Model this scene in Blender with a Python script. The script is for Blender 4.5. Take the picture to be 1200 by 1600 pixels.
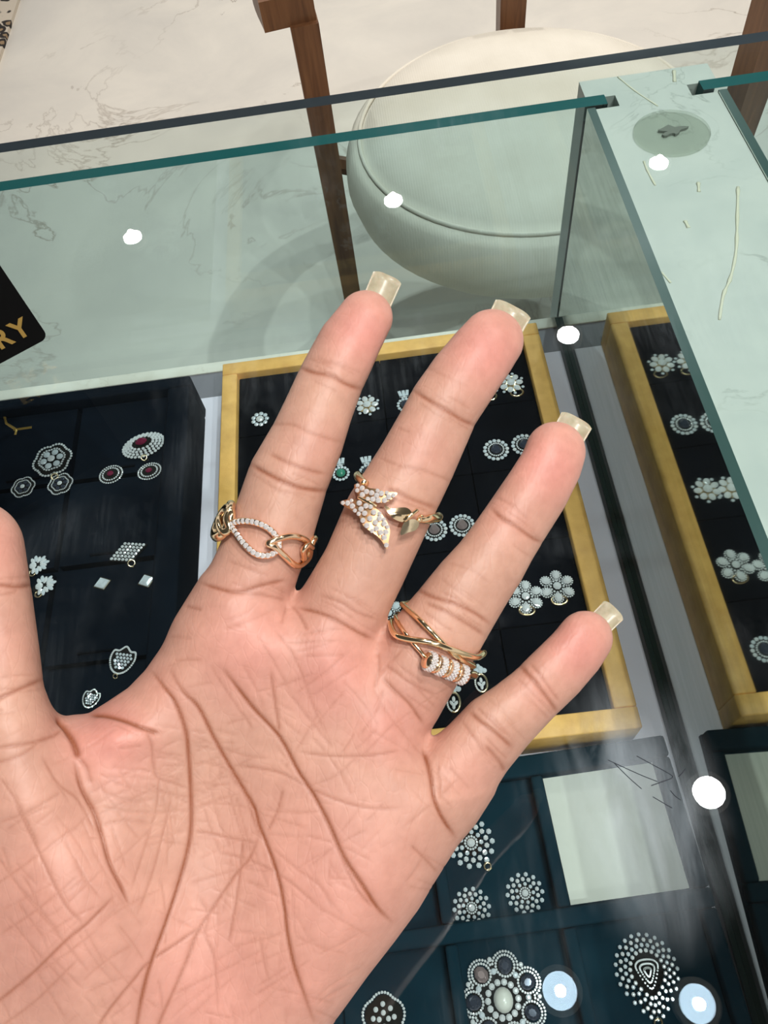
import bpy, bmesh, math, random
import numpy as np
from mathutils import Vector, Matrix
random.seed(7)
rng = np.random.default_rng(7)
for o in list(bpy.data.objects): bpy.data.objects.remove(o)
scene = bpy.context.scene
COL = scene.collection

# ------------------------------------------------------------------ camera
F = 1182.74                                       # focal length in pixels of the 1200x1600 frame
CAM = np.array([-0.13733, -0.43941, 0.45806])
FW = np.array([-0.03907199, 0.51766141, -0.85469295])
RT = np.array([0.99159224, -0.08551129, -0.09712187])
UP = np.array([0.12336215, 0.85130164, 0.50996794])
cd = bpy.data.cameras.new('camera'); cam = bpy.data.objects.new('camera', cd); COL.objects.link(cam)
cam.matrix_world = Matrix(((RT[0], UP[0], -FW[0], CAM[0]), (RT[1], UP[1], -FW[1], CAM[1]), (RT[2], UP[2], -FW[2], CAM[2]), (0, 0, 0, 1)))
cd.sensor_fit = 'VERTICAL'; cd.sensor_height = 24.0; cd.lens = 24.0 * F / 1600.0
cd.clip_start = 0.01; cd.clip_end = 60
scene.camera = cam

# ------------------------------------------------------------------ world, exposure
w = bpy.data.worlds.new('room_ambient'); scene.world = w; w.use_nodes = True
w.node_tree.nodes['Background'].inputs[0].default_value = (1.0, 0.98, 0.95, 1)
w.node_tree.nodes['Background'].inputs[1].default_value = 0.40
vs = scene.view_settings
vs.view_transform = 'Standard'; vs.look = 'None'; vs.gamma = 1.0; vs.use_curve_mapping = False
vs.exposure = 0.72

# lamps of the shop ceiling: (x, y, watts, label)
ZC = 2.0
LAMPS = [(-1.20, 2.37, 45, 'round recessed ceiling light mirrored as the leftmost white dot on the glass'),
         (-0.06, 2.37, 45, 'round recessed ceiling light mirrored on the glass over the pale chair seat'),
         (1.07, 2.37, 45, 'round recessed ceiling light mirrored on the glass beside the round pad on the post'),
         (0.50, 1.48, 40, 'round recessed ceiling light mirrored beside the far right corner of the gold tray'),
         (0.52, -0.12, 26, 'round recessed ceiling light mirrored as the large bright dot right of the white card'),
         (0.06, -0.51, 26, 'round recessed ceiling light mirrored beside the pearl flower pendant'),
         (0.36, -0.56, 26, 'round recessed ceiling light mirrored nearest the bottom right corner')]
FILL_LAMPS = [(0.75, -1.25, 40), (0.45, -2.1, 26), (1.6, 0.4, 30)]  # unseen lamps added as fill, chiefly to light the palm

# ------------------------------------------------------------------ helpers
def ray(px, py): return FW + RT * ((px - 600) / F) - UP * ((py - 800) / F)
def at(px, py, z):
    d = ray(px, py); t = (z - CAM[2]) / d[2]; return CAM + t * d
def mm_per_px(px, py, z):
    d = ray(px, py); return (z - CAM[2]) / d[2] / F

def mk(name, verts, faces, mat=None, parent=None, smooth=False, fixn=True):
    me = bpy.data.meshes.new(name)
    me.from_pydata([tuple(map(float, v)) for v in verts], [], [tuple(f) for f in faces])
    if fixn:
        bm = bmesh.new(); bm.from_mesh(me); bmesh.ops.recalc_face_normals(bm, faces=bm.faces); bm.to_mesh(me); bm.free()
    me.update()
    if smooth: me.polygons.foreach_set('use_smooth', [True] * len(me.polygons))
    o = bpy.data.objects.new(name, me); COL.objects.link(o)
    if mat:
        for m in (mat if isinstance(mat, (list, tuple)) else [mat]): me.materials.append(m)
    if parent is not None: o.parent = parent
    return o

def obj(name, me, parent=None, loc=(0, 0, 0), scale=None, rot=None):
    o = bpy.data.objects.new(name, me); COL.objects.link(o)
    if parent is not None: o.parent = parent
    o.location = loc
    if scale is not None: o.scale = scale if hasattr(scale, '__len__') else (scale,) * 3
    if rot is not None: o.rotation_euler = rot
    return o

def empty(name, loc=(0, 0, 0), rz=0, rot=None):
    o = bpy.data.objects.new(name, None); COL.objects.link(o); o.location = loc
    o.rotation_euler = rot if rot else (0, 0, rz); o.empty_display_size = 0.01
    return o

def tag(o, label, cat, group=None):
    o['label'] = label; o['category'] = cat
    if group: o['group'] = group
    return o

def box_data(x0, x1, y0, y1, z0, z1):
    v = [(x0, y0, z0), (x1, y0, z0), (x1, y1, z0), (x0, y1, z0), (x0, y0, z1), (x1, y0, z1), (x1, y1, z1), (x0, y1, z1)]
    f = [(0, 3, 2, 1), (4, 5, 6, 7), (0, 1, 5, 4), (1, 2, 6, 5), (2, 3, 7, 6), (3, 0, 4, 7)]
    return v, f
def box(name, x0, x1, y0, y1, z0, z1, mat, parent=None, bevel=0.0, seg=2):
    bm = bmesh.new(); v, f = box_data(x0, x1, y0, y1, z0, z1)
    bv = [bm.verts.new(p) for p in v]
    for q in f: bm.faces.new([bv[i] for i in q])
    if bevel: bmesh.ops.bevel(bm, geom=list(bm.edges), offset=bevel, segments=seg, profile=0.5, affect='EDGES')
    me = bpy.data.meshes.new(name); bm.to_mesh(me); bm.free()
    if bevel: me.polygons.foreach_set('use_smooth', [True] * len(me.polygons))
    o = bpy.data.objects.new(name, me); COL.objects.link(o)
    for m in (mat if isinstance(mat, (list, tuple)) else [mat]): me.materials.append(m)
    if parent is not None: o.parent = parent
    if bevel:
        try: me.set_sharp_from_angle(angle=math.radians(50))
        except Exception: pass
    return o
def prism(name, poly, z0, z1, mat, parent=None):
    n = len(poly); v = [(p[0], p[1], z0) for p in poly] + [(p[0], p[1], z1) for p in poly]
    f = [tuple(range(n)), tuple(range(n, 2 * n))] + [(i, (i + 1) % n, n + (i + 1) % n, n + i) for i in range(n)]
    return mk(name, v, f, mat, parent)

class MB:
    """collects several shapes into one mesh"""
    def __init__(s): s.v = []; s.f = []
    def add(s, v, f):
        b = len(s.v); s.v += [tuple(p) for p in v]; s.f += [tuple(i + b for i in q) for q in f]; return s
    def build(s, name, mat, parent=None, smooth=False): return mk(name, s.v, s.f, mat, parent, smooth)

def crom(pts, n=8, closed=False):
    P = np.array(pts, float); N = len(P); out = []
    rngi = range(N) if closed else range(N - 1)
    for i in rngi:
        if closed: a, b, c, d = P[(i - 1) % N], P[i], P[(i + 1) % N], P[(i + 2) % N]
        else: a, b, c, d = P[max(i - 1, 0)], P[i], P[i + 1], P[min(i + 2, N - 1)]
        for k in range(n):
            t = k / n
            out.append(0.5 * ((2 * b) + (c - a) * t + (2 * a - 5 * b + 4 * c - d) * t * t + (3 * b - a - 3 * c + d) * t ** 3))
    if not closed: out.append(P[-1])
    return np.array(out)

def tube_data(pts, r, sides=8, closed=False, squash=None):
    P = np.array(pts, float); n = len(P)
    R = np.full(n, r, float) if np.isscalar(r) else np.array(r, float)
    if closed: T = np.roll(P, -1, 0) - np.roll(P, 1, 0)
    else: T = np.gradient(P, axis=0)
    T /= np.linalg.norm(T, axis=1)[:, None] + 1e-12
    up = np.array([0.13, 0.21, 0.97]); N = np.cross(T[0], up); N /= np.linalg.norm(N)
    v = []; f = []
    for i in range(n):
        N = N - T[i] * (N @ T[i]); N /= np.linalg.norm(N) + 1e-12; B = np.cross(T[i], N)
        for k in range(sides):
            a = 2 * math.pi * k / sides
            v.append(P[i] + R[i] * (math.cos(a) * N + math.sin(a) * B))
    m = n if closed else n - 1
    for i in range(m):
        for k in range(sides):
            f.append((i * sides + k, i * sides + (k + 1) % sides, ((i + 1) % n) * sides + (k + 1) % sides, ((i + 1) % n) * sides + k))
    if not closed:
        f.append(tuple(range(sides))[::-1]); f.append(tuple((n - 1) * sides + k for k in range(sides)))
    return v, f

def sphere_data(c, r, nu=10, nv=7, sq=1.0):
    v = [(c[0], c[1], c[2] + r * sq)]; f = []
    for j in range(1, nv):
        t = math.pi * j / nv
        for i in range(nu):
            a = 2 * math.pi * i / nu
            v.append((c[0] + r * math.sin(t) * math.cos(a), c[1] + r * math.sin(t) * math.sin(a), c[2] + r * sq * math.cos(t)))
    v.append((c[0], c[1], c[2] - r * sq)); L = len(v) - 1
    for i in range(nu): f.append((0, 1 + i, 1 + (i + 1) % nu)); f.append((L, L - nu + (i + 1) % nu, L - nu + i))
    for j in range(nv - 2):
        for i in range(nu):
            a = 1 + j * nu + i; b = 1 + j * nu + (i + 1) % nu; f.append((a, a + nu, b + nu, b))
    return v, f

def gem_data(c, r, sx=1.0, sy=1.0, rot=0.0, h=0.55, n=8):
    """faceted stone: table, crown, girdle and a flat base"""
    v = []
    for rad, z, off in ((0.48, h, 0.5), (0.82, h * 0.62, 0.0), (1.0, 0.12, 0.5), (0.75, -0.15, 0.0)):
        for i in range(n):
            a = 2 * math.pi * (i + off) / n; x = r * rad * math.cos(a) * sx; y = r * rad * math.sin(a) * sy
            v.append((c[0] + x * math.cos(rot) - y * math.sin(rot), c[1] + x * math.sin(rot) + y * math.cos(rot), c[2] + r * z))
    f = [tuple(range(n))]
    for k in range(3):
        for i in range(n):
            a = k * n + i; b = k * n + (i + 1) % n
            if k % 2 == 0: f += [(a, a + n, b), (b, a + n, (k + 1) * n + (i + 1) % n)]
            else: f += [(a, a + n, (k + 1) * n + (i + 1) % n), (a, (k + 1) * n + (i + 1) % n, b)]
    f.append(tuple(range(3 * n, 4 * n))[::-1])
    return v, f

# ------------------------------------------------------------------ materials
def new_mat(name):
    m = bpy.data.materials.new(name); m.use_nodes = True; nt = m.node_tree
    return m, nt, nt.nodes, nt.links
def pbr(name, col, rough=0.5, metal=0.0, **kw):
    m, nt, N, L = new_mat(name); b = N['Principled BSDF']
    b.inputs['Base Color'].default_value = (*col, 1); b.inputs['Roughness'].default_value = rough; b.inputs['Metallic'].default_value = metal
    for k, v in kw.items():
        i = b.inputs.get(k.replace('_', ' '))
        if i is not None: i.default_value = v
    return m
def ramp(N, L, src, stops, interp='LINEAR'):
    r = N.new('ShaderNodeValToRGB'); r.color_ramp.interpolation = interp
    e = r.color_ramp.elements
    while len(e) < len(stops): e.new(0.5)
    for i, (p, c) in enumerate(stops): e[i].position = p; e[i].color = (*c, 1) if len(c) == 3 else c
    L.new(src, r.inputs[0]); return r
def coords(N, L, kind='Object', scale=(1, 1, 1)):
    t = N.new('ShaderNodeTexCoord'); mp = N.new('ShaderNodeMapping'); mp.inputs['Scale'].default_value = scale
    L.new(t.outputs[kind], mp.inputs[0]); return mp.outputs[0]
def noise(N, L, vec, scale, detail=4, rough=0.55, dist=0.0):
    n = N.new('ShaderNodeTexNoise'); n.inputs['Scale'].default_value = scale; n.inputs['Detail'].default_value = detail
    n.inputs['Roughness'].default_value = rough; n.inputs['Distortion'].default_value = dist; L.new(vec, n.inputs['Vector']); return n
def mixc(N, L, fac, a, b, mode='MIX'):
    m = N.new('ShaderNodeMix'); m.data_type = 'RGBA'; m.blend_type = mode
    for sock, val in ((m.inputs[0], fac), (m.inputs[6], a), (m.inputs[7], b)):
        if hasattr(val, 'is_output'): L.new(val, sock)
        else: sock.default_value = val if not isinstance(val, tuple) else ((*val, 1) if len(val) == 3 else val)
    return m.outputs[2]
def bump(N, L, h, strength, dist, bsdf):
    b = N.new('ShaderNodeBump'); b.inputs['Strength'].default_value = strength; b.inputs['Distance'].default_value = dist
    L.new(h, b.inputs['Height']); L.new(b.outputs[0], bsdf.inputs['Normal']); return b

def marble(name, base, dark, vein, scale, rough=0.25, veinw=0.012, vein_amt=0.7):
    m, nt, N, L = new_mat(name); b = N['Principled BSDF']
    v = coords(N, L)
    n1 = noise(N, L, v, 1.6 * scale, 6, 0.6, 0.4)
    c1 = ramp(N, L, n1.outputs[0], [(0.3, dark), (0.62, base)])
    n2 = noise(N, L, v, 1.1 * scale, 7, 0.58, 0.6)
    mt = N.new('ShaderNodeMath'); mt.operation = 'SUBTRACT'; L.new(n2.outputs[0], mt.inputs[0]); mt.inputs[1].default_value = 0.5
    ab = N.new('ShaderNodeMath'); ab.operation = 'ABSOLUTE'; L.new(mt.outputs[0], ab.inputs[0])
    vr = ramp(N, L, ab.outputs[0], [(0.0, (1, 1, 1)), (veinw, (0, 0, 0))])
    n3 = noise(N, L, v, 0.9 * scale, 2)
    gate = ramp(N, L, n3.outputs[0], [(0.42, (0, 0, 0)), (0.66, (1, 1, 1))])
    mm = N.new('ShaderNodeMath'); mm.operation = 'MULTIPLY'; L.new(vr.outputs[0], mm.inputs[0]); L.new(gate.outputs[0], mm.inputs[1])
    m2 = N.new('ShaderNodeMath'); m2.operation = 'MULTIPLY'; L.new(mm.outputs[0], m2.inputs[0]); m2.inputs[1].default_value = vein_amt
    col = mixc(N, L, m2.outputs[0], c1.outputs[0], vein)
    L.new(col, b.inputs['Base Color']); b.inputs['Roughness'].default_value = rough
    return m

M = {}
M['floor'] = marble('floor_marble', (0.73, 0.675, 0.59), (0.60, 0.56, 0.50), (0.30, 0.24, 0.18), 1.5, 0.35, 0.007, 0.85)
M['post'] = marble('post_stone', (0.52, 0.545, 0.505), (0.46, 0.49, 0.46), (0.27, 0.29, 0.26), 17, 0.5, 0.012, 0.7)
M['ledge'] = marble('ledge_stone', (0.80, 0.78, 0.70), (0.66, 0.63, 0.54), (0.45, 0.4, 0.32), 14, 0.4, 0.01, 0.5)
M['ceiling'] = pbr('ceiling_darkened', (0.11, 0.12, 0.125), 0.8)  # darkened so the glass mirrors little haze; stands in for a blocked reflection
M['teal_edge'] = pbr('glass_edge', (0.002, 0.085, 0.088), 0.4, 0, Specular_IOR_Level=0.1)
M['dark_edge'] = pbr('glass_edge_far', (0.07, 0.085, 0.105), 0.3)
M['dark_green_edge'] = pbr('glass_edge_side', (0.028, 0.07, 0.065), 0.3)
M['sheet'] = pbr('lining_paper', (0.80, 0.76, 0.88), 0.8)
M['deck'] = pbr('deck_laminate', (0.20, 0.19, 0.22), 0.5)
M['cabinet'] = pbr('cabinet_panel', (0.45, 0.42, 0.38), 0.5)
M['gold'] = pbr('polished_gold', (1.0, 0.76, 0.47), 0.12, 1.0)
M['rose_gold'] = pbr('polished_rose_gold', (1.0, 0.72, 0.47), 0.12, 1.0)
M['pale_gold'] = pbr('pale_gold', (1.0, 0.82, 0.55), 0.2, 1.0)
M['wing_gold'] = pbr('satin_gold', (0.70, 0.44, 0.24), 0.42, 1.0)
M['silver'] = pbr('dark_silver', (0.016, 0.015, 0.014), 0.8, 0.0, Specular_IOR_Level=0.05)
M['ruby'] = pbr('ruby', (0.16, 0.01, 0.04), 0.08, 0.0, Coat_Weight=1.0)
M['emerald'] = pbr('green_bead', (0.03, 0.22, 0.14), 0.12, 0.0, Coat_Weight=1.0)
M['dark_gem'] = pbr('dark_stone', (0.05, 0.06, 0.09), 0.05, 0.4, Coat_Weight=1.0)
M['pink_gem'] = pbr('pink_stone', (0.36, 0.27, 0.27), 0.08, 0.5, Coat_Weight=1.0)
M['pearl'] = pbr('pearl', (0.72, 0.72, 0.66), 0.22, 0.0, Coat_Weight=0.6)
M['sign'] = pbr('black_acrylic', (0.002, 0.002, 0.002), 0.7, 0, Specular_IOR_Level=0.1)
M['letter'] = pbr('gold_lettering', (0.45, 0.28, 0.07), 0.35, 0.6)
M['card'] = pbr('white_card', (0.66, 0.66, 0.60), 0.8)
M['lamp_trim'] = pbr('lamp_trim', (0.8, 0.8, 0.8), 0.4)
M['lamp'] = bpy.data.materials.new('lamp_glow'); M['lamp'].use_nodes = True
_b = M['lamp'].node_tree.nodes['Principled BSDF']; _b.inputs['Emission Color'].default_value = (1, 0.98, 0.95, 1); _b.inputs['Emission Strength'].default_value = 70

M['lamp_dim'] = M['lamp'].copy(); _b = M['lamp_dim'].node_tree.nodes['Principled BSDF']; _b.inputs['Emission Color'].default_value = (0.62, 0.82, 1.0, 1); _b.inputs['Emission Strength'].default_value = 9
def gem_mat(name, tint, rough=0.05, metal=0.3):
    m, nt, N, L = new_mat(name); b = N['Principled BSDF']
    v = coords(N, L); n = noise(N, L, v, 420, 1)
    r = ramp(N, L, n.outputs[1], [(0.25, tuple(0.8 * t for t in tint)), (0.75, tint)])
    col = mixc(N, L, 0.12, r.outputs[0], n.outputs[1], 'OVERLAY')
    L.new(col, b.inputs['Base Color']); b.inputs['Metallic'].default_value = metal; b.inputs['Roughness'].default_value = rough; b.inputs['Coat Weight'].default_value = 1.0; b.inputs['Coat Roughness'].default_value = 0.02
    return m
M['diamond'] = gem_mat('clear_stone', (0.95, 0.97, 1.0))
M['aqua'] = gem_mat('icy_stone', (0.86, 0.93, 1.0))
M['pave'] = gem_mat('pave_stone', (1.0, 0.95, 0.93), 0.06, 0.5)

def velvet(name, col, col2):
    m, nt, N, L = new_mat(name); b = N['Principled BSDF']
    v = coords(N, L); n = noise(N, L, v, 18, 5)
    r = ramp(N, L, n.outputs[0], [(0.35, col), (0.7, col2)])
    L.new(r.outputs[0], b.inputs['Base Color']); b.inputs['Roughness'].default_value = 0.9
    b.inputs['Specular IOR Level'].default_value = 0.02
    return m
M['navy'] = velvet('navy_velvet', (0.003, 0.0055, 0.010), (0.0055, 0.0095, 0.016))
M['black'] = velvet('black_velvet', (0.002, 0.0025, 0.004), (0.004, 0.005, 0.008))
M['teal'] = velvet('teal_velvet', (0.004, 0.017, 0.028), (0.008, 0.030, 0.045))

def goldframe():
    m, nt, N, L = new_mat('gold_foil_frame'); b = N['Principled BSDF']
    v = coords(N, L); n = noise(N, L, v, 90, 6); r = ramp(N, L, n.outputs[0], [(0.3, (0.76, 0.40, 0.10)), (0.7, (0.95, 0.54, 0.15))])
    L.new(r.outputs[0], b.inputs['Base Color']); b.inputs['Metallic'].default_value = 0.0; b.inputs['Roughness'].default_value = 0.5
    n2 = noise(N, L, v, 900, 3); bump(N, L, n2.outputs[0], 0.25, 0.0005, b)
    return m
M['frame'] = goldframe()

def wood():
    m, nt, N, L = new_mat('brown_wood'); b = N['Principled BSDF']
    v = coords(N, L, 'Object', (30, 30, 2.2)); n = noise(N, L, v, 2.2, 6, 0.6, 0.8)
    r = ramp(N, L, n.outputs[0], [(0.3, (0.085, 0.030, 0.010)), (0.7, (0.20, 0.085, 0.032))])
    L.new(r.outputs[0], b.inputs['Base Color']); b.inputs['Roughness'].default_value = 0.4; return m
M['wood'] = wood()

def fabric():
    m, nt, N, L = new_mat('cream_upholstery'); b = N['Principled BSDF']
    v = coords(N, L); n = noise(N, L, v, 9, 4); r = ramp(N, L, n.outputs[0], [(0.3, (0.60, 0.55, 0.46)), (0.7, (0.68, 0.63, 0.54))])
    L.new(r.outputs[0], b.inputs['Base Color']); b.inputs['Roughness'].default_value = 0.85
    w_ = N.new('ShaderNodeTexWave'); w_.inputs['Scale'].default_value = 80; L.new(v, w_.inputs['Vector']); bump(N, L, w_.outputs[0], 0.15, 0.001, b)
    return m
M['fabric'] = fabric()

def leopard():
    m, nt, N, L = new_mat('leopard_rug'); b = N['Principled BSDF']
    v = coords(N, L); d = noise(N, L, v, 12, 2)
    vv = mixc(N, L, 0.06, v, d.outputs[1])
    vo = N.new('ShaderNodeTexVoronoi'); vo.inputs['Scale'].default_value = 22; L.new(vv, vo.inputs['Vector'])
    r = ramp(N, L, vo.outputs[0], [(0.0, (0.30, 0.20, 0.11)), (0.22, (0.30, 0.20, 0.11)), (0.26, (0.02, 0.015, 0.012)), (0.46, (0.02, 0.015, 0.012)), (0.52, (0.58, 0.50, 0.40))])
    L.new(r.outputs[0], b.inputs['Base Color']); b.inputs['Roughness'].default_value = 0.95; return m
M['leopard'] = leopard()

def thin_glass(name, tint, dirt=0.0, boost=1.0):
    m, nt, N, L = new_mat(name); N.remove(N['Principled BSDF']); out = N['Material Output']
    g = N.new('ShaderNodeNewGeometry'); d = N.new('ShaderNodeVectorMath'); d.operation = 'DOT_PRODUCT'
    L.new(g.outputs['Incoming'], d.inputs[0]); L.new(g.outputs['Normal'], d.inputs[1])
    def mth(op, a, b=None):
        x = N.new('ShaderNodeMath'); x.operation = op
        for i, q in enumerate((a, b)):
            if q is None: continue
            if hasattr(q, 'is_output'): L.new(q, x.inputs[i])
            else: x.inputs[i].default_value = q
        return x.outputs[0]
    c = mth('ABSOLUTE', d.outputs['Value']); s = mth('POWER', mth('SUBTRACT', 1.0, c), 5.0)
    fac = mth('MULTIPLY', mth('ADD', mth('MULTIPLY', s, 0.96), 0.04), boost)
    tr = N.new('ShaderNodeBsdfTransparent'); tr.inputs[0].default_value = (*tint, 1)
    gl = N.new('ShaderNodeBsdfGlossy'); gl.inputs['Roughness'].default_value = 0.0
    mx = N.new('ShaderNodeMixShader'); L.new(fac, mx.inputs[0]); L.new(tr.outputs[0], mx.inputs[1]); L.new(gl.outputs[0], mx.inputs[2])
    last = mx.outputs[0]
    if dirt:
        v = coords(N, L); n1 = noise(N, L, v, 9, 6, 0.6, 0.6); v2 = coords(N, L, 'Object', (240, 26, 1)); n2 = noise(N, L, v2, 1.0, 5, 0.7, 0.4)
        r1 = ramp(N, L, n1.outputs[0], [(0.52, (0, 0, 0)), (0.75, (1, 1, 1))]); r2 = ramp(N, L, n2.outputs[0], [(0.45, (0.15, 0.15, 0.15)), (0.75, (1, 1, 1))])
        sm = N.new('ShaderNodeVectorMath'); sm.operation = 'DISTANCE'; L.new(coords(N, L, 'Object', (1.0, 0.62, 0.0)), sm.inputs[0]); sm.inputs[1].default_value = (-0.074, -0.397 * 0.62, 0)     # smudge on the pane; its pale haze also stands in for lamp glare
        n4 = noise(N, L, coords(N, L, 'Object', (70, 16, 1)), 1.0, 6, 0.65, 0.8); r4 = ramp(N, L, n4.outputs[0], [(0.36, (0, 0, 0)), (0.68, (1, 1, 1))]); r5 = ramp(N, L, sm.outputs['Value'], [(0.006, (1, 1, 1)), (0.030, (0, 0, 0))])
        smear_glare = mth('MULTIPLY', mth('MULTIPLY', r4.outputs[0], r5.outputs[0]), 0.18)
        f2 = mth('ADD', mth('MULTIPLY', mth('MULTIPLY', r1.outputs[0], r2.outputs[0]), dirt), smear_glare)
        df = N.new('ShaderNodeBsdfDiffuse'); df.inputs[0].default_value = (0.75, 0.82, 0.9, 1)
        m2 = N.new('ShaderNodeMixShader'); L.new(f2, m2.inputs[0]); L.new(last, m2.inputs[1]); L.new(df.outputs[0], m2.inputs[2]); last = m2.outputs[0]
    L.new(last, out.inputs['Surface']); return m
M['glass_top'] = thin_glass('clear_glass_top', (0.925, 0.97, 0.965), 0.07)
M['glass_front'] = thin_glass('clear_glass_front', (0.83, 0.92, 0.935))
M['silicone'] = thin_glass('clear_silicone', (0.94, 0.955, 0.93), 0.0, 1.5)

def mirror():
    m, nt, N, L = new_mat('side_mirror_glass'); b = N['Principled BSDF']
    v = coords(N, L, 'Object', (1, 3, 40)); n = noise(N, L, v, 6, 5)
    r = ramp(N, L, n.outputs[0], [(0.35, (0.55, 0.60, 0.55)), (0.7, (0.66, 0.70, 0.65))])
    L.new(r.outputs[0], b.inputs['Base Color']); b.inputs['Metallic'].default_value = 1.0
    b.inputs['Roughness'].default_value = 0.035; return m
M['mirror'] = mirror()

# ------------------------------------------------------------------ room
FL = -0.80
o = mk('floor', [(-6, -5, FL), (6, -5, FL), (6, 7, FL), (-6, 7, FL)], [(0, 1, 2, 3)], M['floor']); o['kind'] = 'structure'
o = mk('ceiling', [(-6, -5, ZC + .03), (6, -5, ZC + .03), (6, 7, ZC + .03), (-6, 7, ZC + .03)], [(0, 3, 2, 1)], M['ceiling'], fixn=False); o['kind'] = 'structure'

# ceiling lights
def ring_data(r0, r1, z0, z1, n=32):
    v = []; f = []
    for i in range(n):
        a = 2 * math.pi * i / n; c, s = math.cos(a), math.sin(a)
        v += [(r0 * c, r0 * s, z0), (r1 * c, r1 * s, z0), (r1 * c, r1 * s, z1), (r0 * c, r0 * s, z1)]
    for i in range(n):
        a = 4 * i; b = 4 * ((i + 1) % n)
        for k in range(4): f.append((a + k, b + k, b + (k + 1) % 4, a + (k + 1) % 4))
    return v, f
def disc_data(r, z, n=32):
    return [(r * math.cos(2 * math.pi * i / n), r * math.sin(2 * math.pi * i / n), z) for i in range(n)], [tuple(range(n))[::-1]]
def ceiling_light(x, y, watts, label, group, dim=False):
    e = tag(empty('ceiling_light', (x, y, ZC)), label, 'ceiling light', group)
    mk('trim_ring', *ring_data(0.039, 0.052, -0.004, 0.03), M['lamp_trim'], e)
    mk('diffuser', *disc_data(0.040, -0.003), M['lamp_dim' if dim else 'lamp'], e, fixn=False)
    ld = bpy.data.lights.new('lamp_beam', 'SPOT'); ld.energy = watts; ld.spot_size = math.radians(130); ld.spot_blend = 1.0
    ld.shadow_soft_size = 0.012 if dim else 0.014; ld.color = (1.0, 0.97, 0.93)
    lo = bpy.data.objects.new('lamp_beam', ld); COL.objects.link(lo); lo.parent = e; lo.location = (0, 0, -0.020)
for x, y, wt, lb in LAMPS: ceiling_light(x, y, wt, lb, 'recessed ceiling lights mirrored in the glass', y < -0.3)
for x, y, wt in FILL_LAMPS: ceiling_light(x, y, wt, 'added fill light in the ceiling, out of view', 'added fill lights out of view')

# rug, chair beyond the counter
tag(prism('rug', [(-3.2, 1.2), (-1.31, 1.75), (-1.31, 3.4), (-3.2, 3.4)], FL, FL + 0.012, M['leopard']), 'leopard print rug at the top left corner of the floor', 'rug')

def make_chair():
    cx, cy, R = 0.12, 0.71, 0.30
    e = tag(empty('armchair', (cx, cy, FL)), 'round cream upholstered armchair with brown wooden legs beyond the counter', 'chair')
    def lathe(prof, n=64):
        v = []; f = []
        for r, z in prof:
            for i in range(n): a = 2 * math.pi * i / n; v.append((r * math.cos(a), r * math.sin(a), z))
        for j in range(len(prof) - 1):
            for i in range(n): f.append((j * n + i, j * n + (i + 1) % n, (j + 1) * n + (i + 1) % n, (j + 1) * n + i))
        f.append(tuple(range(n))); f.append(tuple((len(prof) - 1) * n + i for i in range(n)))
        return v, f
    zt = -FL - 0.28
    prof = [(R * .55, zt - .135), (R * .90, zt - .13), (R * .965, zt - .11), (R, zt - .075), (R * .995, zt - .045), (R * .965, zt - .02), (R * .92, zt - .008), (R * .90, zt - .012), (R * .86, zt + .004), (R * .7, zt + .014), (R * .35, zt + .018), (0.002, zt + .019)]
    s = mk('seat', *lathe(prof), M['fabric'], e, True)
    pip = tube_data([(R * .905 * math.cos(a), R * .905 * math.sin(a), zt - .006) for a in np.linspace(0, 2 * math.pi, 64, endpoint=False)], 0.0035, 6, True)
    mk('piping', *pip, M['fabric'], s, True)
    def leg(x, y, z1, w0, w1, ang=0.0, sx=0, sy=0):
        v = []
        for z, wd, k in ((0, w1, 1), (z1 * .5, (w0 + w1) / 2, .5), (z1, w0, 0)):
            for a, b in ((-1, -1), (1, -1), (1, 1), (-1, 1)):
                X = a * wd / 2; Y = b * wd / 2
                v.append((x + sx * k + X * math.cos(ang) - Y * math.sin(ang), y + sy * k + X * math.sin(ang) + Y * math.cos(ang), z))
        f = [(0, 1, 2, 3), (8, 9, 10, 11)] + [(j * 4 + i, j * 4 + (i + 1) % 4, j * 4 + 4 + (i + 1) % 4, j * 4 + 4 + i) for j in range(2) for i in range(4)]
        return mk('leg', v, f, M['wood'], e)
    leg(-.215 - cx, .855 - cy, .645, .045, .036, 0.1)
    leg(.505 - cx, .765 - cy, .645, .052, .036, 0.25)
    leg(.155 - cx, 1.055 - cy, .66, .05, .036)
    # arm rail running from arm end to arm end behind the seat
    pts = crom([(-.235 - cx, .84 - cy, .665), (-.25 - cx, 1.0 - cy, .675), (-.13 - cx, 1.19 - cy, .70), (.16 - cx, 1.27 - cy, .72), (.44 - cx, 1.13 - cy, .70), (.55 - cx, .93 - cy, .675), (.52 - cx, .73 - cy, .665)], 10)
    n = len(pts); v = []; f = []
    for i, p in enumerate(pts):
        t = pts[min(i + 1, n - 1)] - pts[max(i - 1, 0)]; t /= np.linalg.norm(t); s_ = np.cross(t, (0, 0, 1)); s_ /= np.linalg.norm(s_)
        hw, hh = 0.042, 0.022
        for a, b in ((-1, -1), (1, -1), (1, 1), (-1, 1)): v.append(p + s_ * a * hw + np.array([0, 0, b * hh]))
    for i in range(n - 1):
        for k in range(4): f.append((i * 4 + k, i * 4 + (k + 1) % 4, i * 4 + 4 + (k + 1) % 4, i * 4 + 4 + k))
    f += [(0, 1, 2, 3), tuple((n - 1) * 4 + k for k in range(4))]
    mk('arm_rail', v, f, M['wood'], e)
    # apron stretchers that carry the seat
    for a in (0.55, 2.65, 1.57):
        dx, dy = math.cos(a), math.sin(a)
        mk('seat_bracket', *tube_data([(dx * .2, dy * .2, zt - .15), (dx * .37, dy * .37, zt - .15)], 0.016, 6), M['wood'], e)
make_chair()

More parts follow.
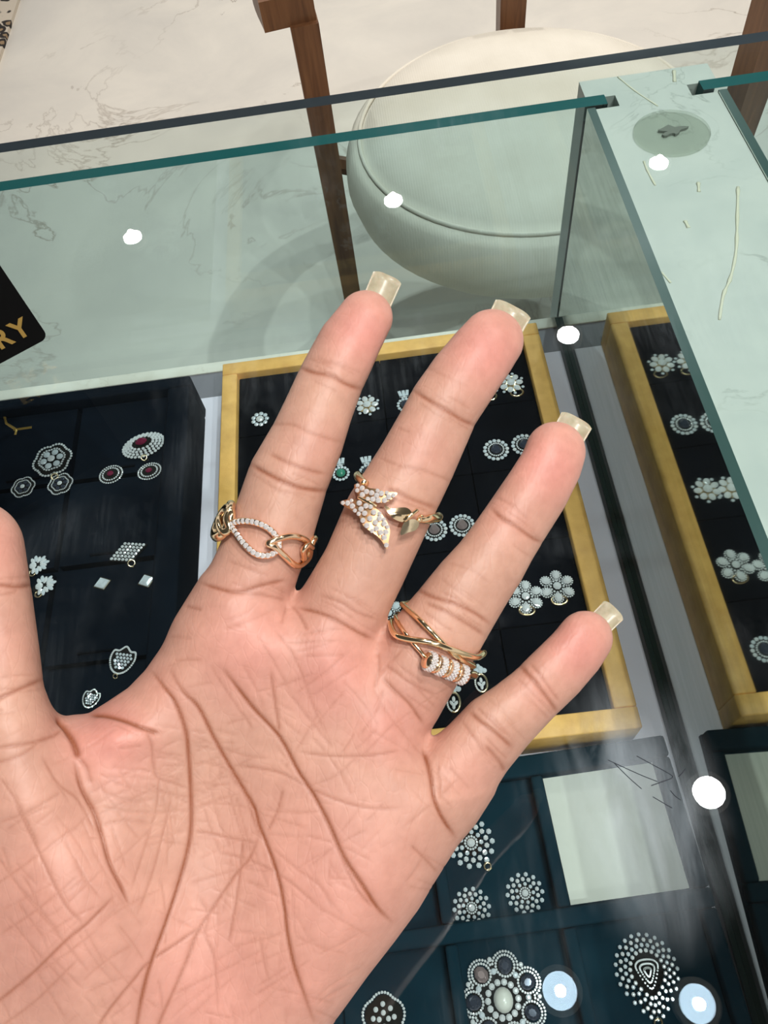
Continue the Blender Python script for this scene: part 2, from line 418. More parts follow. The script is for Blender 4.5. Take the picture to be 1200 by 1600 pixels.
# ------------------------------------------------------------------ display counter
H = 0.1773
ctr = tag(empty('display_counter', (0, 0, FL)), 'glass topped jewellery display counter with teal glass edges and stone post', 'counter')
def cpart(o): o.parent = ctr; o.matrix_parent_inverse = Matrix.Translation((0, 0, -FL)); return o
def pane(name, x0, x1, y0, y1, z0, z1, clear, edge, big):
    """pane whose two large faces (axis index) are clear and whose rims show the glass edge"""
    v, f = box_data(x0, x1, y0, y1, z0, z1)
    o = mk(name, v, f, [clear, edge])
    for p in o.data.polygons: p.material_index = 0 if abs(p.normal[big]) > 0.5 or p.normal[2] < -0.5 else 1
    return cpart(o)
DX0, DX1, DY0 = -0.95, 0.75, -0.60
pane('glass_top', DX0, DX1, DY0, 0.0415, H, H + .006, M['glass_top'], M['dark_edge'], 2)
pane('front_glass', DX0, 0.011, 0.0006, 0.0105, 0.0002, H - .0005, M['glass_front'], M['teal_edge'], 1)
pane('front_glass', 0.069, DX1, 0.0006, 0.0105, 0.0002, H - .0005, M['glass_front'], M['teal_edge'], 1)
# mirror clad sides of the post, each with a dark green glass rim on top
def mirror_pane(x0, x1):
    v, f = box_data(x0, x1, DY0 + .02, -0.001, 0.0, H - .0008)
    o = mk('side_mirror', v, f, [M['mirror'], M['dark_green_edge']])
    for p in o.data.polygons: p.material_index = 0 if abs(p.normal[0]) > 0.5 else 1
    return cpart(o)
mirror_pane(-0.002, 0.003); mirror_pane(0.0775, 0.0825)
cpart(box('seam_strip', -0.0050, -0.0021, DY0 + .02, -0.001, 0.0, 0.002, M['dark_green_edge']))
pm = MB()
zp = H - .002
for b_ in ((0.0032, 0.0773, DY0 + .02, -0.001, FL, zp), (0.018, 0.062, -0.001, 0.0105, FL, zp), (0.0, 0.0805, 0.0105, 0.030, FL, zp)): pm.add(*box_data(*b_))
cpart(pm.build('stone_post', M['post']))
M['cement'] = pbr('notch_cement', (0.16, 0.15, 0.15), 0.95)
for x0, x1 in ((0.0, 0.018), (0.062, 0.0805)):
    cpart(box('notch_filler', x0, x1, -0.001, 0.0105, FL + .81, H - 0.016, M['cement']))
# rubber pad between post and glass
pad = cpart(mk('bumper_pad', *tube_data([(0.0396, -0.0356, zp + .0001), (0.0396, -0.0356, H - .0002)], 0.0217, 40), M['silicone']))
M['glue'] = pbr('grey_glue', (0.20, 0.21, 0.19), 0.7)
bl = [(0.0396 + (0.0065 + 0.003 * math.sin(3 * a + 1) + 0.0015 * math.sin(7 * a)) * math.cos(a), -0.0338 + (0.0042 + 0.0013 * math.sin(5 * a)) * math.sin(a)) for a in np.linspace(0, 2 * math.pi, 28, endpoint=False)]
cpart(prism('glue_blot', bl, zp + .0001, H - .0004, M['glue']))
M['drip'] = pbr('dried_glue', (0.62, 0.60, 0.47), 0.6)
def drip(pts, r):
    q = [at(x, y, zp) + np.array([0, 0, .0003]) for x, y in pts]; q = crom(q, 5)
    rr = r * (0.75 + 0.35 * np.sin(np.arange(len(q)) * 1.7) * rng.random(len(q)))
    v, f = tube_data(q, rr, 6); v = [(p[0], p[1], zp + (p[2] - zp) * 0.4) for p in v]
    cpart(mk('glue_drip', v, f, M['drip'], None, True))
drip([(1153, 292), (1152, 340), (1150, 392), (1142, 432), (1130, 462), (1124, 500)], .0011)
drip([(1091, 285), (1092, 300)], .0012); drip([(1006, 252), (1012, 268), (1024, 290)], .0009); drip([(1070, 345), (1076, 356)], .0013)
drip([(965, 120), (992, 142), (1028, 166)], .0008); drip([(1053, 110), (1054, 128)], .0014); drip([(1033, 425), (1048, 442)], .0008)
M['scratch'] = pbr('scratch', (0.02, 0.025, 0.035), 0.6)
for pts in ([(380, 1125), (490, 1185), (590, 1240), (600, 1262), (540, 1285), (470, 1310)], [(200, 1150), (330, 1210), (420, 1250), (510, 1285)], [(240, 1170), (330, 1260), (410, 1330)], [(480, 1380), (540, 1415), (600, 1450)], [(590, 1340), (620, 1375), (655, 1400)], [(640, 1255), (665, 1230), (685, 1205)]):
    q = crom([at(900 + x / 4, 900 + y / 4, H + .0061) for x, y in pts], 4); cpart(mk('scratch', *tube_data(q, 0.00016, 4), M['scratch']))
cpart(box('deck', DX0, DX1, DY0, -0.0005, -0.03, 0.0, M['deck']))
cpart(box('base_ledge', DX0, -0.0025, -0.010, 0.0004, 0.0, 0.0016, M['ledge'], bevel=.0004))
cpart(box('base_cabinet', DX0, DX1, DY0, 0.0005, FL, -0.0302, M['cabinet']))
tag(prism('lining_sheet', [(-0.36, -0.036), (-0.0075, -0.0355), (-0.0075, -0.58), (-0.36, -0.58)], 0.0001, 0.0007, M['sheet']), 'pale lilac lining paper showing between and beside the trays', 'paper')

# ------------------------------------------------------------------ trays
ZS = 0.0008
def gold_tray():
    x0, x1, y0, y1, zt = -0.2684, -0.0284, -0.3382, -0.0331, 0.0334
    e = tag(empty('jewellery_tray', ((x0 + x1) / 2, (y0 + y1) / 2, ZS)), 'black velvet tray with a gold frame behind the fingers', 'tray')
    ox, oy = (x0 + x1) / 2, (y0 + y1) / 2; hx, hy = (x1 - x0) / 2, (y1 - y0) / 2; bw = 0.0115; h = zt - ZS
    for (a, b, c, d) in ((-hx, hx, hy - bw, hy), (-hx, hx, -hy, -hy + bw * 1.05), (-hx, -hx + bw, -hy + bw * 1.05, hy - bw), (hx - bw * 1.1, hx, -hy + bw * 1.05, hy - bw)):
        box('frame_rail', a, b, c, d, 0, h, M['frame'], e, bevel=.0009)
    ix0, ix1, iy0, iy1 = -hx + bw, hx - bw * 1.1, -hy + bw * 1.05, hy - bw
    box('velvet_base', ix0, ix1, iy0, iy1, 0.0, h - .010, M['black'], e)
    nx, ny = 4, 5; cw, ch = (ix1 - ix0) / nx, (iy1 - iy0) / ny; g = .0003
    for i in range(nx):
        for j in range(ny):
            box('velvet_pad', ix0 + i * cw + g, ix0 + (i + 1) * cw - g, iy0 + j * ch + g, iy0 + (j + 1) * ch - g, h - .0098, h - .0062, M['black'], e, bevel=.0006, seg=2)
    return zt - .0062
ZG = gold_tray()

def navy_tray():
    x1, y1, zt = -0.290, -0.0475, 0.042; x0, y0 = -0.58, -0.44
    e = tag(empty('jewellery_tray', (x1, y1, ZS)), 'navy velvet tray holding pendant and earring sets behind the thumb', 'tray')
    h = zt - ZS
    X = lambda v: v - x1
    Y = lambda v: v - y1
    rim = .017
    # rim
    for a, b, c, d in ((x0, x1, y1 - .010, y1), (x1 - rim, x1, y0, y1 - .010), (x0, x0 + rim, y0, y1 - .010), (x0 + rim, x1 - rim, y0, y0 + .012)):
        box('rim', X(a), X(b), Y(c), Y(d), 0, h, M['navy'], e, bevel=.0022, seg=3)
    box('velvet_base', X(x0 + rim), X(x1 - rim), Y(y0 + .012), Y(y1 - .010), 0, h - .016, M['navy'], e)
    # tilted velvet cards in rows and columns
    cols = [(-0.3075, -0.3755), (-0.377, -0.445), (-0.4465, -0.5145)]
    rows = [(-0.058, -0.125), (-0.127, -0.194), (-0.196, -0.263), (-0.265, -0.335), (-0.337, -0.425)]
    for (b, a) in cols:
        for (d, c) in rows:
            g = .0012; za, zb = h - .0095, h - .0085
            v = [(X(a) + g, Y(c) + g, h - .016), (X(b) - g, Y(c) + g, h - .016), (X(b) - g, Y(d) - g, h - .016), (X(a) + g, Y(d) - g, h - .016),
                 (X(a) + g, Y(c) + g, za), (X(b) - g, Y(c) + g, za), (X(b) - g, Y(d) - g, zb), (X(a) + g, Y(d) - g, zb)]
            f = [(0, 3, 2, 1), (4, 5, 6, 7), (0, 1, 5, 4), (1, 2, 6, 5), (2, 3, 7, 6), (3, 0, 4, 7)]
            mk('velvet_card', v, f, M['navy'], e)
            s = box('card_slit', (X(a) + X(b)) / 2 - .012, (X(a) + X(b)) / 2 + .012, Y(c) + .006, Y(c) + .0072, za - .0005, za + .0018, M['black'], e)
    # gold strokes near the far edge
    mb = MB(); q = at(12, 652, zt)
    for (a, b) in (((-8, -6), (24, -12)), ((-6, -4), (-2, 12)), ((-2, 12), (14, 22)), ((10, 22), (38, 18)), ((14, 22), (12, 30))):
        pa = at(12 + a[0], 650 + a[1], zt - .009); pb = at(12 + b[0], 650 + b[1], zt - .009)
        mb.add(*tube_data([pa - np.array([x1, y1, ZS]), pb - np.array([x1, y1, ZS])], .0011, 5))
    o = mb.build('gold_mark', M['letter'], e); o['label'] = 'gold mark on navy velvet'
    return zt - .0084
ZN = navy_tray()

def teal_tray():
    x0, x1, y0, y1, zt = -0.268, -0.0135, -0.56, -0.3392, 0.016
    e = tag(empty('jewellery_tray', (x0, y1 - 0.0089, ZS), 0.035), 'dark teal velvet compartment tray below the hand with a white card', 'tray')
    h = zt - ZS; X = lambda v: v - x0; Y = lambda v: v - y1
    box('velvet_base', 0, X(x1), Y(y0), 0, 0, .005, M['teal'], e)
    xs = [(-0.268, -0.262), (-0.2125, -0.2065), (-0.1520, -0.1455), (-0.0915, -0.0850), (-0.0210, -0.0135)]
    ys = [(-0.3392, -0.3505), (-0.4165, -0.4255), (-0.4860, -0.4930), (-0.553, -0.56)]
    for b, a in ys: box('divider', 0, X(x1), Y(a), Y(b), .005, h, M['teal'], e, bevel=.0015)
    for a, b in xs:
        for k in range(3): box('divider', X(a), X(b), Y(ys[k + 1][0]) + .0002, Y(ys[k][1]) - .0002, .005, h - .001, M['teal'], e, bevel=.0015)
    o = box('card_insert', X(-0.0840), X(-0.0220), Y(-0.4155), Y(-0.3515), .0052, .0062, M['card'], e); o['label'] = 'plain white card in an empty compartment'
    return ZS + .0052
ZT = teal_tray()

# ------------------------------------------------------------------ black tent sign
def sign():
    zt = H + .008; B = np.array([-0.3133, -0.1454, zt]); ex = np.array([0.8587, 0.5125, 0]); n = np.array([-0.5125, 0.8587, 0]); up = np.array([0, 0, 1.0])
    th = math.radians(75); ln = 0.135; wd = 0.16; t = 0.003
    e = tag(empty('tabletop_sign', tuple(B)), 'black tent sign with gold lettering standing on the glass', 'sign')
    def panel(name, base, dirv, nrm):
        # rounded lower right corner
        r = 0.004; pts = [(-wd, 0), (-r, 0)] + [(-r + r * math.sin(a), r - r * math.cos(a)) for a in np.linspace(0.2, 1.57, 5)] + [(0, ln), (-wd, ln)]
        v = []; m = len(pts)
        for s in (0, 1):
            for x, y in pts: v.append(base + ex * x + dirv * y + nrm * (t * s))
        f = [tuple(range(m)), tuple(range(m, 2 * m))] + [(i, (i + 1) % m, m + (i + 1) % m, m + i) for i in range(m)]
        return mk(name, v, f, M['sign'], e)
    d1 = math.cos(th) * n + math.sin(th) * up; n1 = np.cross(ex, d1)
    d2 = -math.cos(th) * n + math.sin(th) * up; n2 = np.cross(ex, d2)
    z0 = np.array([0, 0, .0012])
    panel('front_panel', z0, d1, -n1 if n1[1] < 0 else n1)
    base2 = n * (2 * ln * math.cos(th) + .006) + z0
    panel('back_panel', base2, d2, n2 if n2[1] > 0 else -n2)
    cu = bpy.data.curves.new('lettering', 'FONT'); cu.body = 'ERY'; cu.size = 0.0132; cu.extrude = 0.0002; cu.align_x = 'RIGHT'; cu.space_character = 1.25; cu.offset = 0.00035
    to = bpy.data.objects.new('lettering_source', cu); COL.objects.link(to); bpy.context.view_layer.update()
    me = bpy.data.meshes.new_from_object(to.evaluated_get(bpy.context.evaluated_depsgraph_get())); bpy.data.objects.remove(to)
    o = bpy.data.objects.new('lettering', me); COL.objects.link(o); me.materials.clear(); me.materials.append(M['letter']); o.parent = e
    fr = n1 if n1[1] < 0 else -n1
    pos = z0 - ex * 0.0055 + d1 * 0.0065 + fr * 0.0004
    o.matrix_local = Matrix(((ex[0], d1[0], fr[0], pos[0]), (ex[1], d1[1], fr[1], pos[1]), (ex[2], d1[2], fr[2], pos[2]), (0, 0, 0, 1)))
    o['label'] = 'gold capital letters ERY'
sign()
# ------------------------------------------------------------------ jewellery in the trays
def jgem(name, mat, parent, x, y, z, r, sx=1.0, sy=1.0, rot=0.0):
    key = 'cut_' + mat; me = bpy.data.meshes.get(key)
    if me is None:
        me = bpy.data.meshes.new(key); v, f = gem_data((0, 0, 0), 1.0); me.from_pydata(v, [], f); me.materials.append(M[mat]); me.update()
    return obj(name, me, parent, (x, y, z), (r * sx, r * sy, r), (0, 0, rot))
def jgems(name, mat, parent, lst):
    mb = MB()
    for k, (x, y, z, r) in enumerate(lst): mb.add(*gem_data((x, y, z), r, rot=k * 0.7, n=6))
    o = mb.build(name, M[mat], parent); o['kind'] = 'stuff'; return o
def torus(name, R_, r, mat, parent, loc=(0, 0, 0), rot=None, sx=1.0, sy=1.0, n=28, sides=6):
    o = mk(name, *tube_data([(R_ * sx * math.cos(a), R_ * sy * math.sin(a), 0) for a in np.linspace(0, 2 * math.pi, n, endpoint=False)], r, sides, True), M[mat], parent, True)
    o.location = loc
    if rot: o.rotation_euler = rot
    return o
def plate_flat(name, poly, z0, z1, mat, parent): return prism(name, poly, z0, z1, M[mat], parent)
def circ(r, n=24, f=lambda a: 1.0): return [(r * f(a) * math.cos(a), r * f(a) * math.sin(a)) for a in np.linspace(0, 2 * math.pi, n, endpoint=False)]
def place(name, px, py, z, label, cat, group=None, rz=0.0, tilt=0.0):
    p = at(px, py, z); e = tag(empty(name, (p[0], p[1], z), rot=(tilt, 0, rz)), label, cat, group); return e, mm_per_px(px, py, z)
def bail(e, x, y, s, mat='pale_gold'):
    b = torus('bail', s, s * .28, mat, e, (x, y, s * .5), (0.5, 0, 0.3)); torus('bail_loop', s * .7, s * .25, mat, b, (0.3 * s, -1.3 * s, 0), (0.9, 0.3, 0)); return b

def flower(px, py, d, label, group, mat='diamond', rz=0.0, loop=True, z=None):
    z = ZG if z is None else z
    e, m = place('earring', px, py, z, label, 'earring', group, rz); R_ = d * m / 2; h = R_ * .16
    if loop: torus('clip_loop', R_ * .42, R_ * .07, 'gold', e, (R_ * .05, -R_ * .80, R_ * .05), (0.12, 0, 0), 1.0, .62)
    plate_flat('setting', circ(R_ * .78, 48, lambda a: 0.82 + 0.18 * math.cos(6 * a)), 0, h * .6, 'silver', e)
    rim = []
    for k in range(6):
        a = math.pi / 6 + k * math.pi / 3; cx, cy = R_ * .70 * math.cos(a), R_ * .70 * math.sin(a); pr = R_ * .25
        jgem('petal_stone', mat, e, cx, cy, h, pr, 1.08, .92, a)
        rim += [(cx + 1.16 * pr * math.cos(t), cy + 1.16 * pr * math.sin(t), h * .7, R_ * .055) for t in np.linspace(0, 2 * math.pi, 14, endpoint=False)]
    jgems('rim_stones', 'diamond', e, rim)
    jgem('centre_stone', mat, e, 0, 0, h * 1.4, R_ * .24)
    jgems('bud_stones', 'diamond', e, [(R_ * .36 * math.cos(a), R_ * .36 * math.sin(a), h, R_ * .07) for a in np.linspace(0, 2 * math.pi, 12, endpoint=False)])
def halo(px, py, d, label, group, centre='dark_gem', rz=0.0, z=None, pear=True):
    z = ZG if z is None else z
    e, m = place('earring', px, py, z, label, 'earring', group, rz); R_ = d * m / 2; h = R_ * .15
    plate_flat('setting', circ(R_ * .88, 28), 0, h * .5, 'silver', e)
    for k in range(16):
        a = 2 * math.pi * k / 16; jgem('halo_stone', 'aqua' if k % 3 else 'diamond', e, R_ * .85 * math.cos(a), R_ * .85 * math.sin(a), h * .6, R_ * .155)
    jgems('inner_rim_stones', 'diamond', e, [(R_ * .57 * math.cos(a), R_ * .57 * math.sin(a) - R_ * .02, h * 1.2, R_ * .075) for a in np.linspace(0, 2 * math.pi, 22, endpoint=False)])
    if pear:
        v, f = gem_data((0, 0, 0), 1.0, n=16); v = [(x * (1 if y < 0 else 1 - 0.45 * y), y * 1.0 + (0.28 * max(y, 0)), zz) for x, y, zz in v]
        c = mk('centre_stone', [(R_ * .42 * x, R_ * .42 * y, R_ * .42 * zz + h) for x, y, zz in v], f, M[centre], e)
    else: jgem('centre_stone', centre, e, 0, 0, h, R_ * .42)
def drop(px, py, d, label, group, centre='dark_gem', rz=0.0):
    e, m = place('earring', px, py, ZG, label, 'earring', group, rz); R_ = d * m / 2; h = R_ * .2
    for k in (-1, 0, 1):
        v, f = box_data(-R_ * .15, R_ * .15, -R_ * .32, R_ * .32, 0, R_ * .3); o = mk('baguette_stone', v, f, M['aqua'], e); o.location = (k * R_ * .36, R_ * 1.35, h * .3); o.rotation_euler = (0, 0, -k * 0.18)
    jgems('link_stones', 'diamond', e, [(0, R_ * .95, h, R_ * .14), (-R_ * .2, R_ * .92, h, R_ * .1), (R_ * .2, R_ * .92, h, R_ * .1)])
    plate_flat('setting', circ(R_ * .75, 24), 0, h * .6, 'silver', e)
    for k in range(14):
        a = 2 * math.pi * k / 14; jgem('halo_stone', 'aqua', e, R_ * .74 * math.cos(a), R_ * .74 * math.sin(a), h * .7, R_ * .16)
    mk('centre_bead', *sphere_data((0, 0, h * 1.3), R_ * .48, 14, 9, .7), M[centre], e, True)
def stud(px, py, d, label, group, z, centre='diamond', n=9, rz=0.0):
    e, m = place('earring', px, py, z, label, 'earring', group, rz); R_ = d * m / 2; h = R_ * .2
    plate_flat('setting', circ(R_ * .7, 20), 0, h * .6, 'silver', e)
    jgem('centre_stone', centre, e, 0, 0, h * 1.2, R_ * .42)
    for k in range(n):
        a = 2 * math.pi * k / n; jgem('petal_stone', 'aqua', e, R_ * .72 * math.cos(a), R_ * .72 * math.sin(a), h, R_ * .24)
def cluster(px, py, d, label, group, mat='diamond', loop=True):
    e, m = place('earring', px, py, ZG, label, 'earring', group); R_ = d * m / 2; h = R_ * .2
    plate_flat('setting', circ(R_ * .8, 30, lambda a: .85 + .12 * math.cos(5 * a)), 0, h * .5, 'pale_gold', e)
    if loop: torus('clip_loop', R_ * .45, R_ * .08, 'gold', e, (R_ * .3, -R_ * .85, R_ * .04), (0.1, 0, 0), 1.0, .7)
    for k in range(7):
        a = 2 * math.pi * k / 7; jgem('petal_stone', mat, e, R_ * .62 * math.cos(a), R_ * .62 * math.sin(a), h * .8, R_ * .26, 1.1, .9, a)
        jgem('tip_stone', 'aqua', e, R_ * .93 * math.cos(a + .4), R_ * .93 * math.sin(a + .4), h * .6, R_ * .12)
    jgem('centre_stone', mat, e, 0, 0, h * 1.3, R_ * .32)
def leaf_drop(px, py, d, label, group, rz=0.0):
    e, m = place('earring', px, py, ZG, label, 'earring', group, rz); s = d * m / 2; h = s * .15
    torus('leaf_hoop', s, s * .13, 'pale_gold', e, (0, 0, h), None, .62, .95)
    jgems('hoop_stones', 'diamond', e, [(-s * .62 * math.cos(t), s * .95 * math.sin(t), h * 1.8, s * .1) for t in np.linspace(-1.2, 1.2, 12)])
    for x, y, a in ((0, .3, 1.57), (-.2, -.1, 2.2), (.2, -.1, 0.9), (0, -.42, 1.57)): jgem('leaf_stone', 'diamond', e, s * x, s * y, h, s * .24, 1.25, .7, a)
    for x, y, r in ((-.35, 1.35, .3), (.1, 1.5, .34), (.5, 1.3, .28), (0.1, 1.12, .2), (-.1, 1.85, .24)): jgem('top_stone', 'aqua', e, s * x, s * y, h, s * r)

gF = 'six petal flower clip earrings in the gold framed tray'
flower(870, 918, 55, 'six petal clear stone flower earring above the little fingertip, gold loop below', gF, rz=-.1)
flower(821, 934, 55, 'six petal clear stone flower earring partly behind the ring finger', gF, rz=-.15)
flower(608, 960, 48, 'icy blue flower earring mostly hidden behind the crossover ring', gF, 'aqua', .2)
gH = 'round halo earrings in the gold framed tray'
halo(775, 704, 41, 'round halo earring with dark centre left of the ring fingertip', gH, 'dark_gem')
halo(819, 696, 41, 'round halo earring with dark centre partly behind the ring fingertip', gH, 'dark_gem')
halo(722, 822, 41, 'round halo earring with rose grey centre between middle and ring finger', gH, 'pink_gem')
halo(679, 829, 41, 'round halo earring partly behind the small gold butterfly', gH, 'pink_gem')
cluster(798, 601, 42, 'clear petal cluster earring with gold clip right of the middle finger', 'petal cluster earrings in the gold framed tray')
cluster(757, 607, 42, 'clear petal cluster earring hidden behind the middle finger, seen in the mirror', 'petal cluster earrings in the gold framed tray')
cluster(844, 799, 46, 'petal cluster earring behind the ring finger, seen nearest in the mirror', 'petal cluster earrings in the gold framed tray', loop=False)
cluster(809, 806, 46, 'petal cluster earring behind the ring finger, seen farther in the mirror', 'petal cluster earrings in the gold framed tray', loop=False)
cluster(574, 635, 40, 'yellowish petal cluster earring right of the index finger', 'petal cluster earrings in the gold framed tray', loop=False)
stud(407, 657, 30, 'small icy petal stud left of the index finger', None, ZG)
halo(901, 1049, 44, 'round halo earring hidden behind the little finger, seen in the mirror', gH, 'dark_gem')
gD = 'baguette topped drop earrings in the gold framed tray'
drop(533, 741, 32, 'drop earring with green centre bead between index and middle finger', gD, 'emerald', .05)
drop(575, 738, 32, 'baguette topped drop earring above the stone set butterfly', gD, 'dark_gem', .05)
drop(634, 634, 32, 'baguette topped drop earring left of the middle finger tip joint', gD, 'dark_gem', .05)
gL = 'leaf hoop drop earrings in the gold framed tray'
leaf_drop(752, 1068, 30, 'leaf hoop drop earring touching the upper edge of the little finger', gL, .0)
leaf_drop(709, 1098, 32, 'leaf hoop drop earring between ring and little finger', gL, -.1)

# --- navy tray sets
def scallop(px, py, d, label, group, z, rz=0.0, green=False, kind='earring'):
    e, m = place(kind, px, py, z, label, kind, group, rz); R_ = d * m / 2; h = R_ * .14
    fn = lambda a: 0.86 + 0.12 * abs(math.cos(3 * a))
    plate_flat('setting', circ(R_ * .9, 48, fn), 0, h * .5, 'silver', e)
    jgems('rim_stones', 'diamond', e, [(R_ * fn(a) * math.cos(a), R_ * fn(a) * math.sin(a), h * .6, R_ * .07) for a in np.linspace(0, 2 * math.pi, 40, endpoint=False)])
    jgems('inner_rim_stones', 'diamond', e, [(R_ * .68 * fn(a) * math.cos(a), R_ * .68 * fn(a) * math.sin(a), h, R_ * .06) for a in np.linspace(0, 2 * math.pi, 30, endpoint=False)])
    for k in range(6):
        a = k * math.pi / 3; jgem('petal_stone', 'dark_gem' if not green else 'aqua', e, R_ * .42 * math.cos(a), R_ * .42 * math.sin(a), h, R_ * .18)
    jgem('centre_stone', 'diamond', e, 0, 0, h * 1.4, R_ * .2)
    if kind == 'pendant': bail(e, 0, -R_ * 1.1, R_ * .16)
def ruby_halo(px, py, d, sy, label, group, z, rows, rz=0.0, kind='earring'):
    e, m = place(kind, px, py, z, label, kind, group, rz); R_ = d * m / 2; h = R_ * .14
    plate_flat('setting', [(x, y * sy) for x, y in circ(R_ * .95, 32)], 0, h * .4, 'silver', e)
    for r_ in range(rows):
        f_ = 1 - r_ * (0.58 / rows); n = int(30 * f_)
        jgems('stone_row', 'diamond', e, [(R_ * f_ * math.cos(a), R_ * sy * f_ * math.sin(a), h * (.5 + .5 * r_), R_ * .085) for a in np.linspace(0, 2 * math.pi, n, endpoint=False)])
    jgem('centre_stone', 'ruby', e, 0, 0, h * (.6 + .5 * rows), R_ * .3, 1, sy)
    if kind == 'pendant': bail(e, -R_ * .1, -R_ * sy * 1.15, R_ * .13)
def rhombus(px, py, d, sy, label, group, z, rz=0.0, kind='earring'):
    e, m = place(kind, px, py, z, label, kind, group, rz); R_ = d * m / 2; h = R_ * .12
    plate_flat('setting', [(R_, 0), (0, R_ * sy), (-R_, 0), (0, -R_ * sy)], 0, h * .5, 'pale_gold' if kind == 'earring' else 'silver', e)
    if kind == 'pendant':
        n = 6; lst = []
        for i in range(n):
            for j in range(n):
                a = (i + .5) / n - .5; b = (j + .5) / n - .5; lst.append(((a + b) * R_ * .98, (a - b) * R_ * sy * .98, h, R_ * .085))
        jgems('pave_stones', 'diamond', e, lst); bail(e, 0, -R_ * sy * 1.1, R_ * .16)
    else:
        fr = [(1, 0), (0, sy), (-1, 0), (0, -sy)]; v = [(R_ * k * x, R_ * k * y, zz) for k, zz in ((.86, h * .5), (.8, h * 1.6), (.42, h * 2.6)) for x, y in fr]
        mk('centre_stone', v, [(8, 9, 10, 11), (3, 2, 1, 0)] + [(j * 4 + i, j * 4 + (i + 1) % 4, j * 4 + 4 + (i + 1) % 4, j * 4 + 4 + i) for j in (0, 1) for i in range(4)], M['aqua'], e)
def shield(px, py, d, label, group, z, rz=0.0, kind='earring'):
    e, m = place(kind, px, py, z, label, kind, group, rz); R_ = d * m / 2; h = R_ * .14
    out = crom([(0, 1.15, 0), (.45, .8, 0), (.85, .75, 0), (.95, .1, 0), (.6, -.65, 0), (0, -.95, 0), (-.6, -.65, 0), (-.95, .1, 0), (-.85, .75, 0), (-.45, .8, 0)], 5, True)[:, :2] * R_
    plate_flat('setting', [tuple(p) for p in out * .92], 0, h * .5, 'silver', e)
    jgems('rim_stones', 'diamond', e, [(p[0], p[1], h * .7, R_ * .085) for p in out])
    lst = [(x * R_ * .27 + (j % 2) * R_ * .13, y * R_ * .25, h, R_ * .12) for j, y in enumerate((-2, -1, 0, 1, 2)) for x in (-2, -1, 0, 1, 2) if abs(x * .27 + (j % 2) * .13) < .68 - .12 * max(0, -y)]
    jgems('field_stones', 'aqua', e, lst)
    if kind == 'pendant': bail(e, -R_ * .1, -R_ * 1.15, R_ * .16)
def spray(px, py, d, label, group, z, rz=0.0):
    e, m = place('earring', px, py, z, label, 'earring', group, rz); R_ = d * m / 2; h = R_ * .2
    plate_flat('setting', [(x, y * .55) for x, y in circ(R_ * .8, 20)], 0, h * .5, 'silver', e)
    for k in range(11):
        a = -1.9 + k * .38; L_ = R_ * (.75 + .2 * (k % 2)); jgem('leaf_stone', 'aqua' if k % 2 else 'diamond', e, L_ * math.cos(a) * .85, L_ * math.sin(a) * .6, h, R_ * .2, 1.5, .75, a)
    jgem('centre_stone', 'diamond', e, -R_ * .2, 0, h * 1.2, R_ * .3)
    torus('clip_loop', R_ * .25, R_ * .07, 'gold', e, (-R_ * .3, -R_ * .6, h))
g1 = 'scalloped flower set in the navy tray'
scallop(83, 720, 62, 'large scalloped flower pendant with greenish glints, upper left of the navy tray', g1, ZN, .25, True, 'pendant')
scallop(37, 762, 38, 'scalloped flower stud at the left edge of the navy tray', g1, ZN, .2)
scallop(95, 757, 40, 'scalloped flower stud below the large scalloped pendant', g1, ZN, .2)
g2 = 'ruby set in the navy tray'
ruby_halo(225, 697, 64, .66, 'large oval pendant with dark red centre and rows of stones', g2, ZN, 4, .25, 'pendant')
ruby_halo(174, 742, 36, .88, 'round red centred stud left below the oval pendant', g2, ZN, 2, .2)
ruby_halo(234, 737, 36, .82, 'round red centred stud right below the oval pendant', g2, ZN, 2, .2)
g3 = 'diamond shaped set in the navy tray'
rhombus(201, 864, 64, .62, 'large diamond shaped pave pendant in the middle of the navy tray', g3, ZN, .35, 'pendant')
rhombus(160, 912, 30, .85, 'small diamond shaped stud left below the diamond shaped pendant', g3, ZN, .3)
rhombus(229, 908, 30, .9, 'small diamond shaped stud right below the diamond shaped pendant', g3, ZN, .3)
g4 = 'leaf spray earrings in the navy tray'
spray(58, 885, 40, 'leaf spray earring touching the thumb, upper of two', g4, ZN, .2)
spray(68, 917, 42, 'leaf spray earring touching the thumb, lower of two', g4, ZN, .2)
g5 = 'shield shaped set in the navy tray'
shield(191, 1034, 42, 'shield shaped pendant with dark stones above the thumb web', g5, ZN, -.25, 'pendant')
shield(142, 1093, 28, 'small shield shaped stud just above the thumb web', g5, ZN, -.3)

